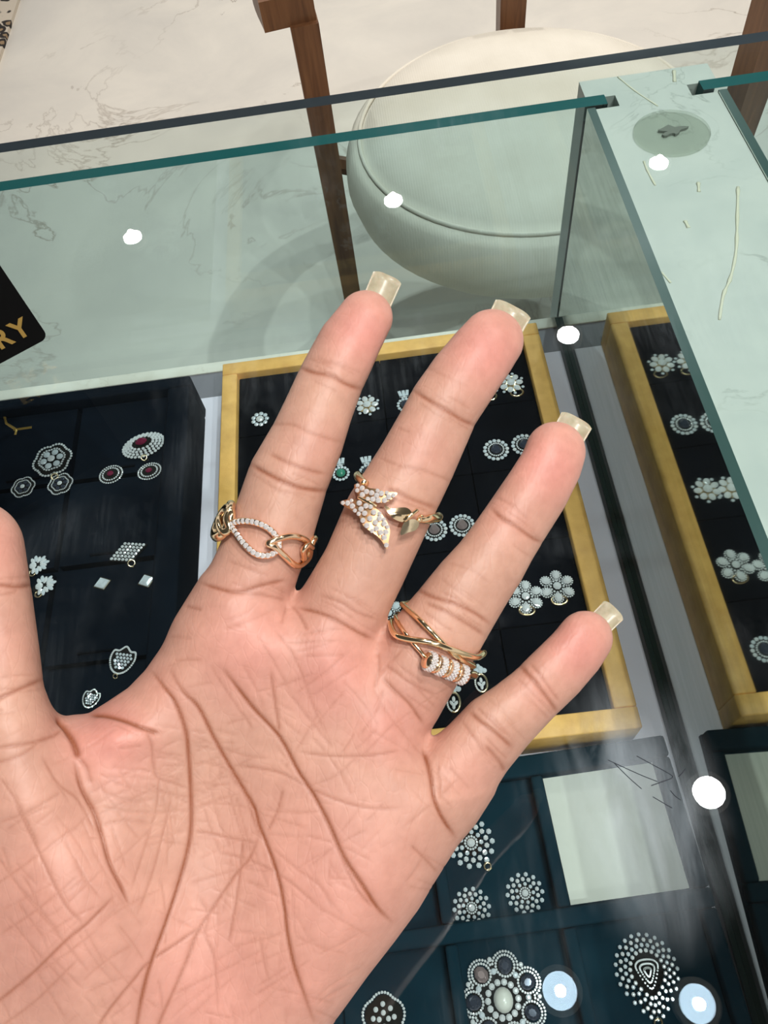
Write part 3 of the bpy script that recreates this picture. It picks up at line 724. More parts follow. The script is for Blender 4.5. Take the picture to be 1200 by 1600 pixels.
# --- teal tray
def burst(px, py, d, label, group, z, rows, kind='earring', teardrop=False, rz=0.0):
    e, m = place(kind, px, py, z, label, kind, group, rz); R_ = d * m / 2; h = R_ * .10
    def shp(a, r):
        if not teardrop: return r * math.cos(a), r * math.sin(a)
        k = 1.0 + 0.22 * max(0, -math.sin(a)) ** 3; return r * math.cos(a) * (1 - .28 * max(0, -math.sin(a)) ** 2), r * math.sin(a) * k * 1.08
    plate_flat('setting', [shp(a, R_ * .55) for a in np.linspace(0, 2 * math.pi, 40, endpoint=False)], 0, h * .4, 'silver', e)
    for k in range(rows):
        f_ = (1.0, .74, .48)[k] if not teardrop else 1 - k * .145
        n = (24, 24, 24, 20)[k] if teardrop else (14, 14, 9)[k]
        lst = []; arms = MB()
        for i in range(n):
            a = 2 * math.pi * (i + .5 * (k % 2)) / n; x, y = shp(a, R_ * f_); lst.append((x, y, h * (1 + .5 * k), R_ * (.07 if teardrop else (.13, .125, .11)[k])))
            x2, y2 = shp(a, R_ * f_ * .82); arms.add(*tube_data([(x2, y2, h * .4), (x, y, h * (.8 + .4 * k))], R_ * .018, 4))
        jgems('stone_row', 'diamond' if k % 2 else 'aqua', e, lst); ar = arms.build('prongs', M['silver'], e); ar['kind'] = 'stuff'
    if teardrop:
        for s in (.46, .30, .14):
            tri = crom([(0, -1.05, 0), (.75, .15, 0), (.62, .62, 0), (0, .75, 0), (-.62, .62, 0), (-.75, .15, 0)], 7, True)[:, :2] * R_ * s
            jgems('stone_line', 'diamond', e, [(p[0], p[1], h * 2.4, R_ * .035) for p in tri])
    else:
        jgem('centre_stone', 'diamond', e, 0, 0, h * 3, R_ * .2); jgems('collar_stones', 'diamond', e, [(R_ * .28 * math.cos(a), R_ * .28 * math.sin(a), h * 2.5, R_ * .06) for a in np.linspace(0, 2 * math.pi, 14, endpoint=False)])
    if kind == 'pendant':
        if teardrop: bail(e, 0, -R_ * 1.42, R_ * .13)
        else: bail(e, R_ * .62, -R_ * 1.05, R_ * .16)
g6 = 'starburst set in the teal tray'
burst(736, 1318, 66, 'round starburst pendant at the edge of the palm', g6, ZT, 3, 'pendant')
burst(737, 1419, 54, 'round starburst stud below the starburst pendant', g6, ZT, 3)
burst(820, 1396, 54, 'round starburst stud beside the white card', g6, ZT, 3)
burst(1010, 1518, 94, 'large teardrop starburst pendant at the lower right', None, ZT, 4, 'pendant', True)

def pearl_flower():
    e, m = place('pendant', 786, 1562, ZT, 'large flower pendant with a central pearl and dark oval stones', 'pendant'); R_ = 66 * m; h = R_ * .10
    plate_flat('setting', circ(R_ * .8, 56, lambda a: .92 + .1 * math.cos(7 * a + .4)), 0, h * .5, 'silver', e)
    mk('pearl', *sphere_data((0, 0, h * 2.2), R_ * .23, 20, 14, 1.0), M['pearl'], e, True).scale = (1, 1.15, 1)
    for k in range(14):
        a = 2 * math.pi * k / 14; jgem('collar_stone', 'diamond', e, R_ * .36 * math.cos(a), R_ * .36 * math.sin(a), h, R_ * .075)
    for k in range(7):
        a = 2 * math.pi * k / 7 + .45; cx, cy = R_ * .70 * math.cos(a), R_ * .70 * math.sin(a)
        jgem('oval_stone', ('dark_gem', 'dark_gem', 'pink_gem')[k % 3], e, cx, cy, h * .9, R_ * .19, 1.0, .85, a)
        jgems('oval_rim_stones', 'diamond', e, [(cx + R_ * .225 * math.cos(t), cy + R_ * .225 * math.sin(t), h, R_ * .032) for t in np.linspace(0, 2 * math.pi, 22, endpoint=False)])
        jgems('scallop_stones', 'diamond', e, [(cx + R_ * .30 * math.cos(a + t), cy + R_ * .30 * math.sin(a + t), h * .7, R_ * .032) for t in np.linspace(-1.6, 1.6, 15)])
        b = a + math.pi / 7; jgem('spacer_stone', 'aqua', e, R_ * .60 * math.cos(b), R_ * .60 * math.sin(b), h, R_ * .07); jgem('spacer_stone', 'diamond', e, R_ * .86 * math.cos(b), R_ * .86 * math.sin(b), h, R_ * .055)
pearl_flower()
def scallop_pendant():
    e, m = place('pendant', 600, 1590, ZT, 'scalloped openwork pendant cut off by the bottom edge', 'pendant'); R_ = 33 * m; h = R_ * .12
    fn = lambda a: .9 + .12 * abs(math.sin(2.5 * a + .8))
    plate_flat('setting', circ(R_ * .9, 48, fn), 0, h * .4, 'silver', e)
    jgems('rim_stones', 'diamond', e, [(R_ * fn(a) * math.cos(a), R_ * fn(a) * math.sin(a), h, R_ * .07) for a in np.linspace(0, 2 * math.pi, 44, endpoint=False)])
    for i, (x, y) in enumerate([(0, .55), (-.35, .35), (.35, .35), (0, .2), (-.5, 0), (.5, 0), (-.22, -.05), (.22, -.05), (0, -.35), (-.4, -.4), (.4, -.4)]): jgem('field_stone', 'diamond', e, x * R_, y * R_, h, R_ * .12)
scallop_pendant()
# ------------------------------------------------------------------ hand
# The hand is laid out in a frame facing the palm: a, b run across the palm, w is height above the palm's middle plane (all in units of 0.14 mm).
U = 0.165 / F
def HP(a, b, w):
    a = np.asarray(a, float); b = np.asarray(b, float); w = np.asarray(w, float)
    d = 0.165 + 0.015 * (a - 500) / 1000 + 0.012 * (900 - b) / 1000 - w * U
    return CAM + d[..., None] * (FW + RT * ((a - 600) / F)[..., None] - UP * ((b - 800) / F)[..., None])

FINGERS = {
 'index': [(345, 1000, -8, 74), (375, 945, -2, 70), (397, 893, 0, 66), (427, 819, 2, 65.5), (450, 748, 1, 63.5), (479, 688, 0, 58), (499, 637, -2, 53.5), (517, 593, -4, 51.5), (545, 537, -8, 49), (571, 496, -14, 43)],
 'middle': [(515, 990, -6, 70), (545, 930, 0, 67), (569, 886, 2, 66), (605, 805, 4, 67), (650, 724, 3, 61), (677, 670, 1, 57.5), (694, 635, 0, 56), (724, 591, -3, 55), (752, 554, -7, 52.5), (769, 532, -12, 49.5)],
 'ring': [(625, 1085, -8, 70), (655, 1035, -2, 69), (689, 986, 0, 68), (736, 918, 2, 61), (763, 883, 2, 57), (786, 847, 1, 53.5), (810, 810, -1, 52), (839, 766, -4, 51), (861, 727, -9, 48.5), (868, 706, -13, 47.5)],
 'pinky': [(690, 1240, -14, 66), (720, 1202, -8, 63), (747, 1169, -4, 58), (773, 1139, -2, 56.5), (803, 1113, -1, 51), (834, 1085, -1, 47.5), (869, 1051, -3, 47.5), (899, 1019, -7, 45.5), (914, 998, -11, 44)],
 'thumb': [(20, 1250, 18, 112), (0, 1150, 26, 94), (-10, 1085, 30, 80), (-14, 1020, 30, 76), (-22, 945, 28, 74), (-36, 858, 22, 75)],
}
PALM = [(318, 905), (292, 948), (260, 1000), (227, 1047), (200, 1075), (167, 1097), (137, 1115), (112, 1117), (93, 1124), (60, 1140), (-60, 1140), (-130, 1210), (-165, 1330), (-180, 1480), (-165, 1620), (-120, 1740), (-80, 1840),
        (-90, 1960), (-150, 2140), (-210, 2300), (160, 2420), (240, 2200), (310, 2010), (350, 1900), (395, 1800), (450, 1705), (529, 1588), (575, 1525), (617, 1471), (654, 1421), (679, 1379), (708, 1333), (740, 1279), (762, 1240), (715, 1200),
        (668, 1176), (660, 1150), (655, 1110), (620, 1060), (593, 1022), (580, 1004), (540, 950), (500, 945), (467, 950), (448, 946), (420, 925), (360, 890)]

def hand_mesh():
    h = 6.0
    gx = np.arange(-260, 1010, h, dtype=np.float32); gy = np.arange(440, 2330, h, dtype=np.float32); gz = np.arange(-168, 186, h, dtype=np.float32)
    nx, ny, nz = len(gx), len(gy), len(gz)
    # signed distance to the palm outline
    P = np.array(PALM, np.float32); Q = np.roll(P, -1, 0)
    XX, YY = np.meshgrid(gx, gy, indexing='ij'); d2 = np.full(XX.shape, 1e9, np.float32); ins = np.zeros(XX.shape, bool)
    for p, q in zip(P, Q):
        e = q - p; t = np.clip(((XX - p[0]) * e[0] + (YY - p[1]) * e[1]) / (e @ e), 0, 1)
        d2 = np.minimum(d2, (XX - p[0] - t * e[0]) ** 2 + (YY - p[1] - t * e[1]) ** 2)
        c = ((p[1] > YY) != (q[1] > YY)) & (XX < (q[0] - p[0]) * (YY - p[1]) / (q[1] - p[1] + 1e-9) + p[0]); ins ^= c
    d2 = np.where(ins, -np.sqrt(d2), np.sqrt(d2))
    G = lambda cx, cy, sx, sy, a, rot=0: a * np.exp(-((((XX - cx) * math.cos(rot) + (YY - cy) * math.sin(rot)) / sx) ** 2 + ((-(XX - cx) * math.sin(rot) + (YY - cy) * math.cos(rot)) / sy) ** 2))
    front = 62 + G(90, 1400, 150, 230, 58, -0.25) + G(40, 1560, 200, 200, 10) + G(520, 1420, 120, 230, 26, 0.55) - G(330, 1290, 110, 170, 24, 0.2) \
        + G(395, 1010, 60, 55, 10) + G(520, 1040, 55, 50, 9) + G(610, 1130, 50, 55, 8) + G(185, 1150, 70, 30, 12) - G(130, 1250, 35, 90, 10, -0.35) - G(60, 2000, 300, 200, 5)
    back = -112 + 22 * np.exp(-((YY - 1000) / 160) ** 2) - 10 * np.exp(-((YY - 1500) / 300) ** 2)
    cen = (front + back) / 2; half = (front - back) / 2
    R = np.minimum(half - 4, 82).astype(np.float32)
    qx = (d2 + R)[:, :, None]; qz = np.abs(gz[None, None, :] - cen[:, :, None]) - half[:, :, None] + R[:, :, None]
    V = (np.sqrt(np.maximum(qx, 0) ** 2 + np.maximum(qz, 0) ** 2) + np.minimum(np.maximum(qx, qz), 0) - R[:, :, None]).astype(np.float32)
    for nm, ch in FINGERS.items():
        A = np.array(ch, np.float32); rm = A[:, 3].max() + 30
        i0, i1 = np.searchsorted(gx, [A[:, 0].min() - rm, A[:, 0].max() + rm]); j0, j1 = np.searchsorted(gy, [A[:, 1].min() - rm, A[:, 1].max() + rm])
        x = gx[i0:i1, None, None]; y = gy[None, j0:j1, None]; z = gz[None, None, :]
        D = None
        for a, b in zip(A[:-1], A[1:]):
            e = b[:3] - a[:3]; t = np.clip(((x - a[0]) * e[0] + (y - a[1]) * e[1] + (z - a[2]) * e[2]) / (e @ e), 0, 1)
            # fingers are a touch flatter than round
            dd = np.sqrt((x - a[0] - t * e[0]) ** 2 + (y - a[1] - t * e[1]) ** 2 + ((z - a[2] - t * e[2]) * 1.06) ** 2) - (a[3] + t * (b[3] - a[3]))
            if D is None: D = dd
            else:
                k = 10.0; hh = np.maximum(k - np.abs(D - dd), 0) / k; D = np.minimum(D, dd) - hh * hh * k * 0.25 * 0.0
        S = V[i0:i1, j0:j1]; k = 26.0 if nm != 'thumb' else 34.0
        hh = np.maximum(k - np.abs(S - D), 0) / k; V[i0:i1, j0:j1] = np.minimum(S, D) - hh * hh * k * 0.25
    V[:, -2:, :] = np.maximum(V[:, -2:, :], 1.0)
    # surface nets
    neg = V < 0
    c8 = [neg[i:nx - 1 + i, j:ny - 1 + j, k:nz - 1 + k] for i in (0, 1) for j in (0, 1) for k in (0, 1)]
    s = sum(c.astype(np.int8) for c in c8); act = (s > 0) & (s < 8)
    idx = np.argwhere(act); vid = np.full(act.shape, -1, np.int64); vid[act] = np.arange(len(idx))
    acc = np.zeros((len(idx), 3)); cnt = np.zeros(len(idx))
    corners = [np.array((i, j, k)) for i in (0, 1) for j in (0, 1) for k in (0, 1)]
    for ca in corners:
        for ax in range(3):
            if ca[ax]: continue
            cb = ca.copy(); cb[ax] = 1
            pa = idx + ca; pb = idx + cb
            va = V[pa[:, 0], pa[:, 1], pa[:, 2]]; vb = V[pb[:, 0], pb[:, 1], pb[:, 2]]
            m = (va < 0) != (vb < 0); t = np.where(m, va / np.where(m, va - vb, 1), 0)
            acc += np.where(m[:, None], pa + t[:, None] * (cb - ca), 0); cnt += m
    vt = acc / cnt[:, None]; vt = np.stack([gx[0] + vt[:, 0] * h, gy[0] + vt[:, 1] * h, gz[0] + vt[:, 2] * h], 1)
    quads = []
    for ax in range(3):
        b, c = (ax + 1) % 3, (ax + 2) % 3
        sl0 = [slice(None)] * 3; sl1 = [slice(None)] * 3; sl0[ax] = slice(0, -1); sl1[ax] = slice(1, None)
        A_, B_ = neg[tuple(sl0)], neg[tuple(sl1)]
        ed = np.argwhere(A_ != B_); ed = ed[(ed[:, b] > 0) & (ed[:, c] > 0) & (ed[:, b] < V.shape[b] - 1) & (ed[:, c] < V.shape[c] - 1)]
        inside_first = A_[ed[:, 0], ed[:, 1], ed[:, 2]]
        q = []
        for db, dc in ((-1, -1), (0, -1), (0, 0), (-1, 0)):
            e = ed.copy(); e[:, b] += db; e[:, c] += dc; q.append(vid[e[:, 0], e[:, 1], e[:, 2]])
        q = np.stack(q, 1); q[~inside_first] = q[~inside_first][:, ::-1]; quads.append(q)
    fq = np.concatenate(quads); fq = fq[(fq >= 0).all(1)][:, ::-1]         # frame is left handed: turn the faces outward
    def edges_of(f): return np.sort(np.concatenate([f[:, [0, 1]], f[:, [1, 2]], f[:, [2, 3]], f[:, [3, 0]]]), 1)
    def relax(v, f, n, lam):
        e = np.unique(edges_of(f), axis=0)
        deg = np.bincount(e.ravel(), minlength=len(v)).astype(float)
        for it in range(n):
            for l in (lam, -lam * 1.03):
                s_ = np.stack([np.bincount(e[:, 0], v[e[:, 1], k], len(v)) + np.bincount(e[:, 1], v[e[:, 0], k], len(v)) for k in range(3)], 1)
                v = v + l * (s_ / np.maximum(deg, 1)[:, None] - v)
        return v
    vt = relax(vt, fq, 6, 0.5)
    # one level of subdivision
    E_ = edges_of(fq); ue, inv = np.unique(E_, axis=0, return_inverse=True); inv = inv.ravel(); nf = len(fq); nv0 = len(vt)
    em = nv0 + inv.reshape(4, nf); fc = nv0 + len(ue) + np.arange(nf)
    vt = np.concatenate([vt, vt[ue].mean(1), vt[fq].mean(1)])
    fq = np.concatenate([np.stack([fq[:, i], em[i], fc, em[(i - 1) % 4]], 1) for i in range(4)])
    vt = relax(vt, fq, 5, 0.55)
    return vt, fq

def vnormals(v, f):
    d1 = v[f[:, 2]] - v[f[:, 0]]; d2 = v[f[:, 3]] - v[f[:, 1]]; n = -np.cross(d1, d2)
    N_ = np.stack([sum(np.bincount(f[:, k], n[:, c], len(v)) for k in range(4)) for c in range(3)], 1)
    return N_ / (np.linalg.norm(N_, axis=1)[:, None] + 1e-9)

# palm and finger lines: (points, half width, depth, colour)
CREASES = [
 ([(350, 1047), (372, 1076), (397, 1108), (437, 1152), (467, 1207), (490, 1242), (513, 1286), (537, 1339), (566, 1382), (590, 1418), (612, 1440)], 4.2, 5.0, 1.0),
 ([(500, 1252), (522, 1300), (536, 1345), (560, 1392), (583, 1418)], 3.0, 2.5, .55),
 ([(423, 1050), (430, 1100), (437, 1145)], 3.0, 2.5, .6),
 ([(268, 1050), (285, 1080), (310, 1105), (333, 1150), (355, 1190), (380, 1232), (397, 1262), (405, 1290), (415, 1315), (428, 1350), (437, 1382), (444, 1420), (449, 1460), (460, 1510), (478, 1560), (490, 1595)], 4.2, 4.0, .95),
 ([(355, 1190), (364, 1215), (384, 1245), (398, 1285), (412, 1318)], 5.0, 2.0, .5),
 ([(238, 1050), (252, 1068), (275, 1100), (290, 1140), (294, 1170), (298, 1230), (299, 1290), (292, 1335), (278, 1385), (260, 1440), (238, 1500), (226, 1540), (215, 1595), (205, 1680)], 4.0, 4.5, .95),
 ([(90, 1122), (103, 1138), (115, 1160), (123, 1184)], 6.0, 13.0, 1.1),
 ([(117, 1190), (127, 1230), (147, 1270), (160, 1310), (172, 1350), (188, 1382), (202, 1412)], 4.0, 6.0, .85),
 ([(123, 1184), (135, 1200), (142, 1225)], 4.0, 3.0, .5),
 ([(140, 1117), (165, 1118), (195, 1126), (225, 1138), (250, 1147)], 4.5, 6.0, .9),
 ([(225, 1138), (236, 1160), (240, 1195), (247, 1215), (275, 1225), (300, 1235)], 2.6, 2.5, .45),
 ([(467, 1175), (525, 1182), (583, 1180), (625, 1172)], 2.4, 2.0, .45),
 ([(350, 1194), (433, 1206), (487, 1233), (537, 1254), (579, 1263), (621, 1263)], 2.4, 2.0, .45),
 ([(300, 1298), (354, 1308), (400, 1317)], 2.6, 2.0, .45), ([(342, 1333), (383, 1342), (429, 1362), (470, 1392), (500, 1420)], 2.4, 1.8, .4),
 ([(442, 1233), (433, 1267), (417, 1300)], 2.6, 2.2, .5), ([(379, 1308), (375, 1358), (367, 1417), (356, 1475)], 2.6, 2.2, .5),
 ([(405, 1305), (390, 1340), (367, 1367), (333, 1417), (308, 1458), (292, 1500), (267, 1558), (250, 1596), (235, 1640)], 3.0, 2.5, .6),
 ([(317, 1446), (275, 1475), (233, 1504), (200, 1542), (167, 1583), (150, 1610)], 3.0, 2.5, .6),
 ([(183, 1396), (138, 1442), (104, 1469), (50, 1521), (0, 1562), (-40, 1590)], 3.4, 2.6, .65),
 ([(21, 1250), (46, 1300), (79, 1371), (104, 1417), (129, 1442)], 2.8, 2.2, .5), ([(67, 1183), (92, 1225), (121, 1248), (150, 1300)], 2.8, 2.0, .45),
 ([(0, 1215), (30, 1260), (60, 1320)], 2.4, 1.6, .4), ([(0, 1285), (45, 1268), (100, 1235)], 2.2, 1.6, .35), ([(-10, 1385), (40, 1350), (120, 1290)], 2.2, 1.6, .35),
 ([(-10, 1330), (40, 1400), (90, 1460), (140, 1520)], 2.2, 1.6, .32), ([(0, 1460), (60, 1420), (120, 1370)], 2.2, 1.6, .35), ([(10, 1430), (60, 1490), (110, 1545)], 2.0, 1.4, .3),
 ([(20, 1540), (90, 1500), (150, 1455)], 2.2, 1.4, .3), ([(120, 1500), (60, 1560), (0, 1605)], 2.4, 1.5, .38),
 ([(250, 1200), (245, 1260), (225, 1330), (205, 1390)], 2.2, 1.6, .35), ([(270, 1240), (255, 1300), (240, 1360), (215, 1430)], 2.4, 1.6, .4),
 ([(230, 1235), (262, 1240), (295, 1248), (330, 1262)], 2.0, 1.8, .25), ([(160, 1262), (200, 1268), (250, 1270), (285, 1268)], 2.2, 3.0, .2), ([(165, 1240), (205, 1252), (240, 1250)], 2.2, 3.0, .2),
 ([(160, 1290), (200, 1282), (240, 1290)], 2.2, 3.0, .2), ([(225, 1312), (260, 1305), (290, 1300)], 2.0, 2.5, .2),
 ([(300, 1150), (340, 1165), (380, 1180), (420, 1185)], 2.0, 1.4, .3), ([(310, 1190), (350, 1200), (390, 1225)], 2.0, 1.4, .35), ([(320, 1230), (345, 1215), (380, 1210)], 2.0, 1.2, .3),
 ([(305, 1260), (340, 1255), (390, 1262)], 2.0, 1.2, .3), ([(420, 1320), (460, 1355), (500, 1385), (520, 1420)], 2.2, 1.5, .3), ([(300, 1380), (350, 1365), (400, 1350)], 2.0, 1.3, .3),
 ([(310, 1400), (325, 1430), (320, 1460), (335, 1500), (340, 1580)], 2.2, 1.6, .4), ([(405, 1460), (412, 1500), (418, 1530)], 2.2, 1.5, .35), ([(360, 1480), (420, 1465), (455, 1450)], 2.0, 1.3, .3),
 ([(455, 1460), (500, 1480), (540, 1490)], 2.0, 1.3, .25), ([(260, 1560), (320, 1530), (380, 1500)], 2.0, 1.4, .3), ([(500, 1110), (470, 1160), (445, 1200)], 2.0, 1.4, .3), ([(560, 1150), (590, 1110), (600, 1075)], 2.2, 1.5, .3),
 ([(430, 985), (450, 1010), (470, 1050), (490, 1105), (510, 1150)], 2.2, 1.4, .35), ([(642, 1321), (660, 1338), (683, 1362)], 2.6, 2.0, .5), ([(470, 1230), (520, 1215), (560, 1180)], 2.0, 1.2, .28),
 # finger roots
 ([(315, 911), (343, 920), (373, 925), (413, 914), (447, 907)], 3.6, 4.5, .75), ([(370, 926), (410, 930), (447, 938)], 2.8, 2.5, .45), ([(290, 947), (315, 953)], 2.6, 2.5, .5), ([(265, 995), (300, 998)], 2.0, 1.5, .25),
 ([(466, 950), (500, 958), (533, 973), (560, 988), (582, 998)], 3.6, 4.5, .75), ([(500, 930), (533, 942), (560, 958), (590, 968)], 2.6, 2.2, .45), ([(456, 946), (468, 962), (480, 985)], 2.6, 3.0, .5), ([(448, 948), (440, 975)], 2.4, 2.5, .4),
 ([(600, 1038), (620, 1052), (640, 1067), (683, 1087)], 2.8, 2.2, .45), ([(598, 1060), (620, 1082), (640, 1100), (662, 1132)], 3.4, 4.0, .7), ([(640, 1060), (665, 1090), (680, 1105)], 2.2, 1.6, .35),
 ([(590, 1018), (592, 1045), (585, 1075)], 2.6, 3.0, .45),
 ([(661, 1172), (667, 1190), (673, 1215), (679, 1250), (692, 1279), (712, 1308)], 4.0, 6.0, .95), ([(683, 1190), (688, 1220), (690, 1250)], 2.8, 2.0, .45),
 # pinky
 ([(733, 1112), (757, 1133), (777, 1147), (800, 1168)], 4.5, 3.5, .7), ([(745, 1105), (768, 1128), (795, 1150)], 3.0, 2.0, .4), ([(758, 1165), (780, 1190), (788, 1205)], 4.5, 3.0, .6), ([(722, 1128), (745, 1160), (765, 1185)], 2.6, 1.8, .35),
 ([(811, 1040), (833, 1063), (857, 1093), (870, 1113)], 4.5, 4.0, .7), ([(828, 1036), (853, 1068), (874, 1096)], 3.0, 2.2, .45),
 # ring finger
 ([(652, 922), (677, 933), (710, 943), (740, 957), (766, 975)], 4.0, 3.5, .7), ([(665, 942), (695, 955), (730, 975), (757, 993)], 4.0, 3.0, .6), ([(690, 925), (720, 940), (750, 965)], 2.6, 1.8, .4),
 ([(767, 795), (787, 812), (807, 823), (830, 840), (847, 848)], 4.0, 4.0, .7), ([(775, 778), (800, 790), (825, 812)], 2.6, 1.8, .3), ([(700, 880), (735, 890), (765, 910)], 2.2, 1.2, .25),
 # middle finger
 ([(646, 611), (677, 630), (700, 643), (723, 657), (741, 665)], 4.2, 4.2, .75), ([(692, 634), (712, 650)], 5.0, 2.0, .5), ([(594, 716), (625, 728), (660, 735), (705, 752)], 2.6, 1.8, .35),
 ([(600, 762), (625, 772), (650, 783), (683, 795)], 5.0, 3.5, .6), ([(612, 778), (640, 788), (670, 800)], 3.5, 2.0, .45), ([(620, 668), (640, 676)], 2.2, 1.5, .3), ([(665, 575), (700, 590), (735, 605)], 3.0, 1.0, .2),
 # index finger
 ([(469, 575), (490, 582), (517, 587), (540, 600), (564, 609)], 4.2, 4.2, .75), ([(500, 565), (525, 568), (540, 575)], 6.0, 1.0, .35), ([(426, 664), (457, 664), (487, 677), (535, 692)], 2.6, 2.0, .4),
 ([(392, 726), (417, 740), (443, 753), (473, 763), (511, 768)], 4.5, 4.5, .8), ([(421, 709), (450, 723), (477, 733), (508, 741)], 3.4, 3.0, .6), ([(405, 748), (440, 768), (480, 772)], 2.6, 1.5, .3),
 # thumb
 ([(-60, 912), (0, 914), (27, 917), (50, 914)], 4.0, 4.0, .7), ([(-60, 935), (0, 930), (30, 922)], 3.0, 2.0, .4), ([(-60, 1110), (0, 1090), (30, 1077), (68, 1061)], 3.8, 3.5, .7), ([(-20, 1170), (42, 1162), (83, 1150), (98, 1138)], 3.2, 3.0, .55), ([(-20, 1192), (10, 1188), (40, 1176), (70, 1150)], 2.8, 2.0, .45),
]

# fine secondary lines
_r = random.Random(11)
for (x0, x1, y0, y1, fams, n) in ((-10, 190, 1190, 1620, (1.0, -0.65), 60), (210, 420, 1120, 1340, (0.15, -0.45, 1.4), 46), (230, 520, 1340, 1600, (-0.6, 1.5, 0.3), 40), (420, 660, 1060, 1420, (0.25, -0.75, 0.9), 34), (250, 560, 960, 1090, (0.9, -0.2), 16), (120, 260, 1130, 1320, (0.25, 0.1), 18)):
    for _ in range(n):
        x, y = _r.uniform(x0, x1), _r.uniform(y0, y1); a = _r.choice(fams) + _r.uniform(-.22, .22); ln = _r.uniform(35, 120); k = _r.uniform(-.35, .35); pts = []
        for i in range(4): pts.append((x, y)); x += math.cos(a) * ln / 3; y += math.sin(a) * ln / 3; a += k / 3
        CREASES.append((pts, _r.uniform(1.2, 1.9), _r.uniform(.9, 1.8), _r.uniform(.16, .34)))
for cx, cy, ax, hw_, sp in ((517, 592, (.397, -.918), 46, 26), (450, 745, (.397, -.918), 56, 34), (395, 905, (.397, -.918), 56, 26), (694, 640, (.51, -.86), 50, 28), (640, 770, (.51, -.86), 54, 34), (545, 955, (.51, -.86), 54, 26), (808, 822, (.575, -.818), 46, 26),
                            (712, 955, (.575, -.818), 54, 36), (640, 1080, (.575, -.818), 50, 26), (842, 1078, (.723, -.69), 42, 24), (768, 1145, (.723, -.69), 46, 34), (690, 1220, (.723, -.69), 40, 24), (0, 915, (-.1, -.99), 50, 24), (10, 1080, (-.1, -.99), 55, 34)):
    for _ in range(7):
        t = _r.uniform(-sp, sp); u0 = _r.uniform(-hw_, hw_ * .3); u1 = min(hw_, u0 + _r.uniform(25, 70)); px_, py_ = -ax[1], ax[0]; b_ = _r.uniform(-4, 6)
        CREASES.append(([(cx + ax[0] * (t + b_ * (1 - ((u - (u0 + u1) / 2) / 40) ** 2)) + px_ * u, cy + ax[1] * (t + b_ * (1 - ((u - (u0 + u1) / 2) / 40) ** 2)) + py_ * u) for u in np.linspace(u0, u1, 4)], 1.6, 1.2, _r.uniform(.2, .4)))

def skin():
    m, nt, N, L = new_mat('skin'); b = N['Principled BSDF']
    at_ = N.new('ShaderNodeAttribute'); at_.attribute_name = 'lines'
    ar = N.new('ShaderNodeAttribute'); ar.attribute_name = 'blush'
    v = coords(N, L); n1 = noise(N, L, v, 85, 4); n2 = noise(N, L, v, 420, 3)
    c0 = mixc(N, L, ar.outputs['Fac'], (0.52, 0.302, 0.226), (0.595, 0.262, 0.217))
    r1 = ramp(N, L, n1.outputs[0], [(0.3, (0.90, 0.87, 0.86)), (0.7, (1.06, 1.05, 1.04))])
    c1 = mixc(N, L, 1.0, c0, r1.outputs[0], 'MULTIPLY')
    r2 = ramp(N, L, n2.outputs[0], [(0.35, (0.95, 0.93, 0.92)), (0.65, (1.02, 1.02, 1.02))])
    c2 = mixc(N, L, 1.0, c1, r2.outputs[0], 'MULTIPLY')
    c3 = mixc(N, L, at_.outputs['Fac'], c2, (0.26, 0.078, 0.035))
    L.new(c3, b.inputs['Base Color'])
    b.inputs['Roughness'].default_value = 0.46
    b.inputs['Specular IOR Level'].default_value = 0.35
    b.inputs['Subsurface Weight'].default_value = 0.12; b.inputs['Subsurface Radius'].default_value = (1.0, 0.35, 0.2); b.inputs['Subsurface Scale'].default_value = 0.003
    # fine ridges and crosshatched skin grain
    vw = coords(N, L); dn = noise(N, L, vw, 60, 2)
    wv = N.new('ShaderNodeTexWave'); wv.inputs['Scale'].default_value = 300; wv.inputs['Distortion'].default_value = 9; wv.inputs['Detail'].default_value = 2; wv.inputs['Detail Scale'].default_value = 0.6
    mp = N.new('ShaderNodeMapping'); mp.inputs['Rotation'].default_value = (0.4, 0.2, 0.7); L.new(vw, mp.inputs[0]); L.new(mp.outputs[0], wv.inputs['Vector'])
    n3 = noise(N, L, vw, 900, 3)
    hs0 = mixc(N, L, 0.5, wv.outputs['Color'], n3.outputs[0])
    dv = mixc(N, L, 0.004, vw, dn.outputs[1]); vo = N.new('ShaderNodeTexVoronoi'); vo.feature = 'DISTANCE_TO_EDGE'; vo.inputs['Scale'].default_value = 420
    mp2 = N.new('ShaderNodeMapping'); mp2.inputs['Rotation'].default_value = (0.3, 0.5, 0.9); mp2.inputs['Scale'].default_value = (1.0, 0.45, 1.0); L.new(dv, mp2.inputs[0]); L.new(mp2.outputs[0], vo.inputs['Vector'])
    vr = ramp(N, L, vo.outputs[0], [(0.0, (0, 0, 0)), (0.09, (1, 1, 1))])
    hs = mixc(N, L, 0.45, hs0, vr.outputs[0])
    bump(N, L, hs, 0.22, 0.00022, b)
    return m
M['skin'] = skin()

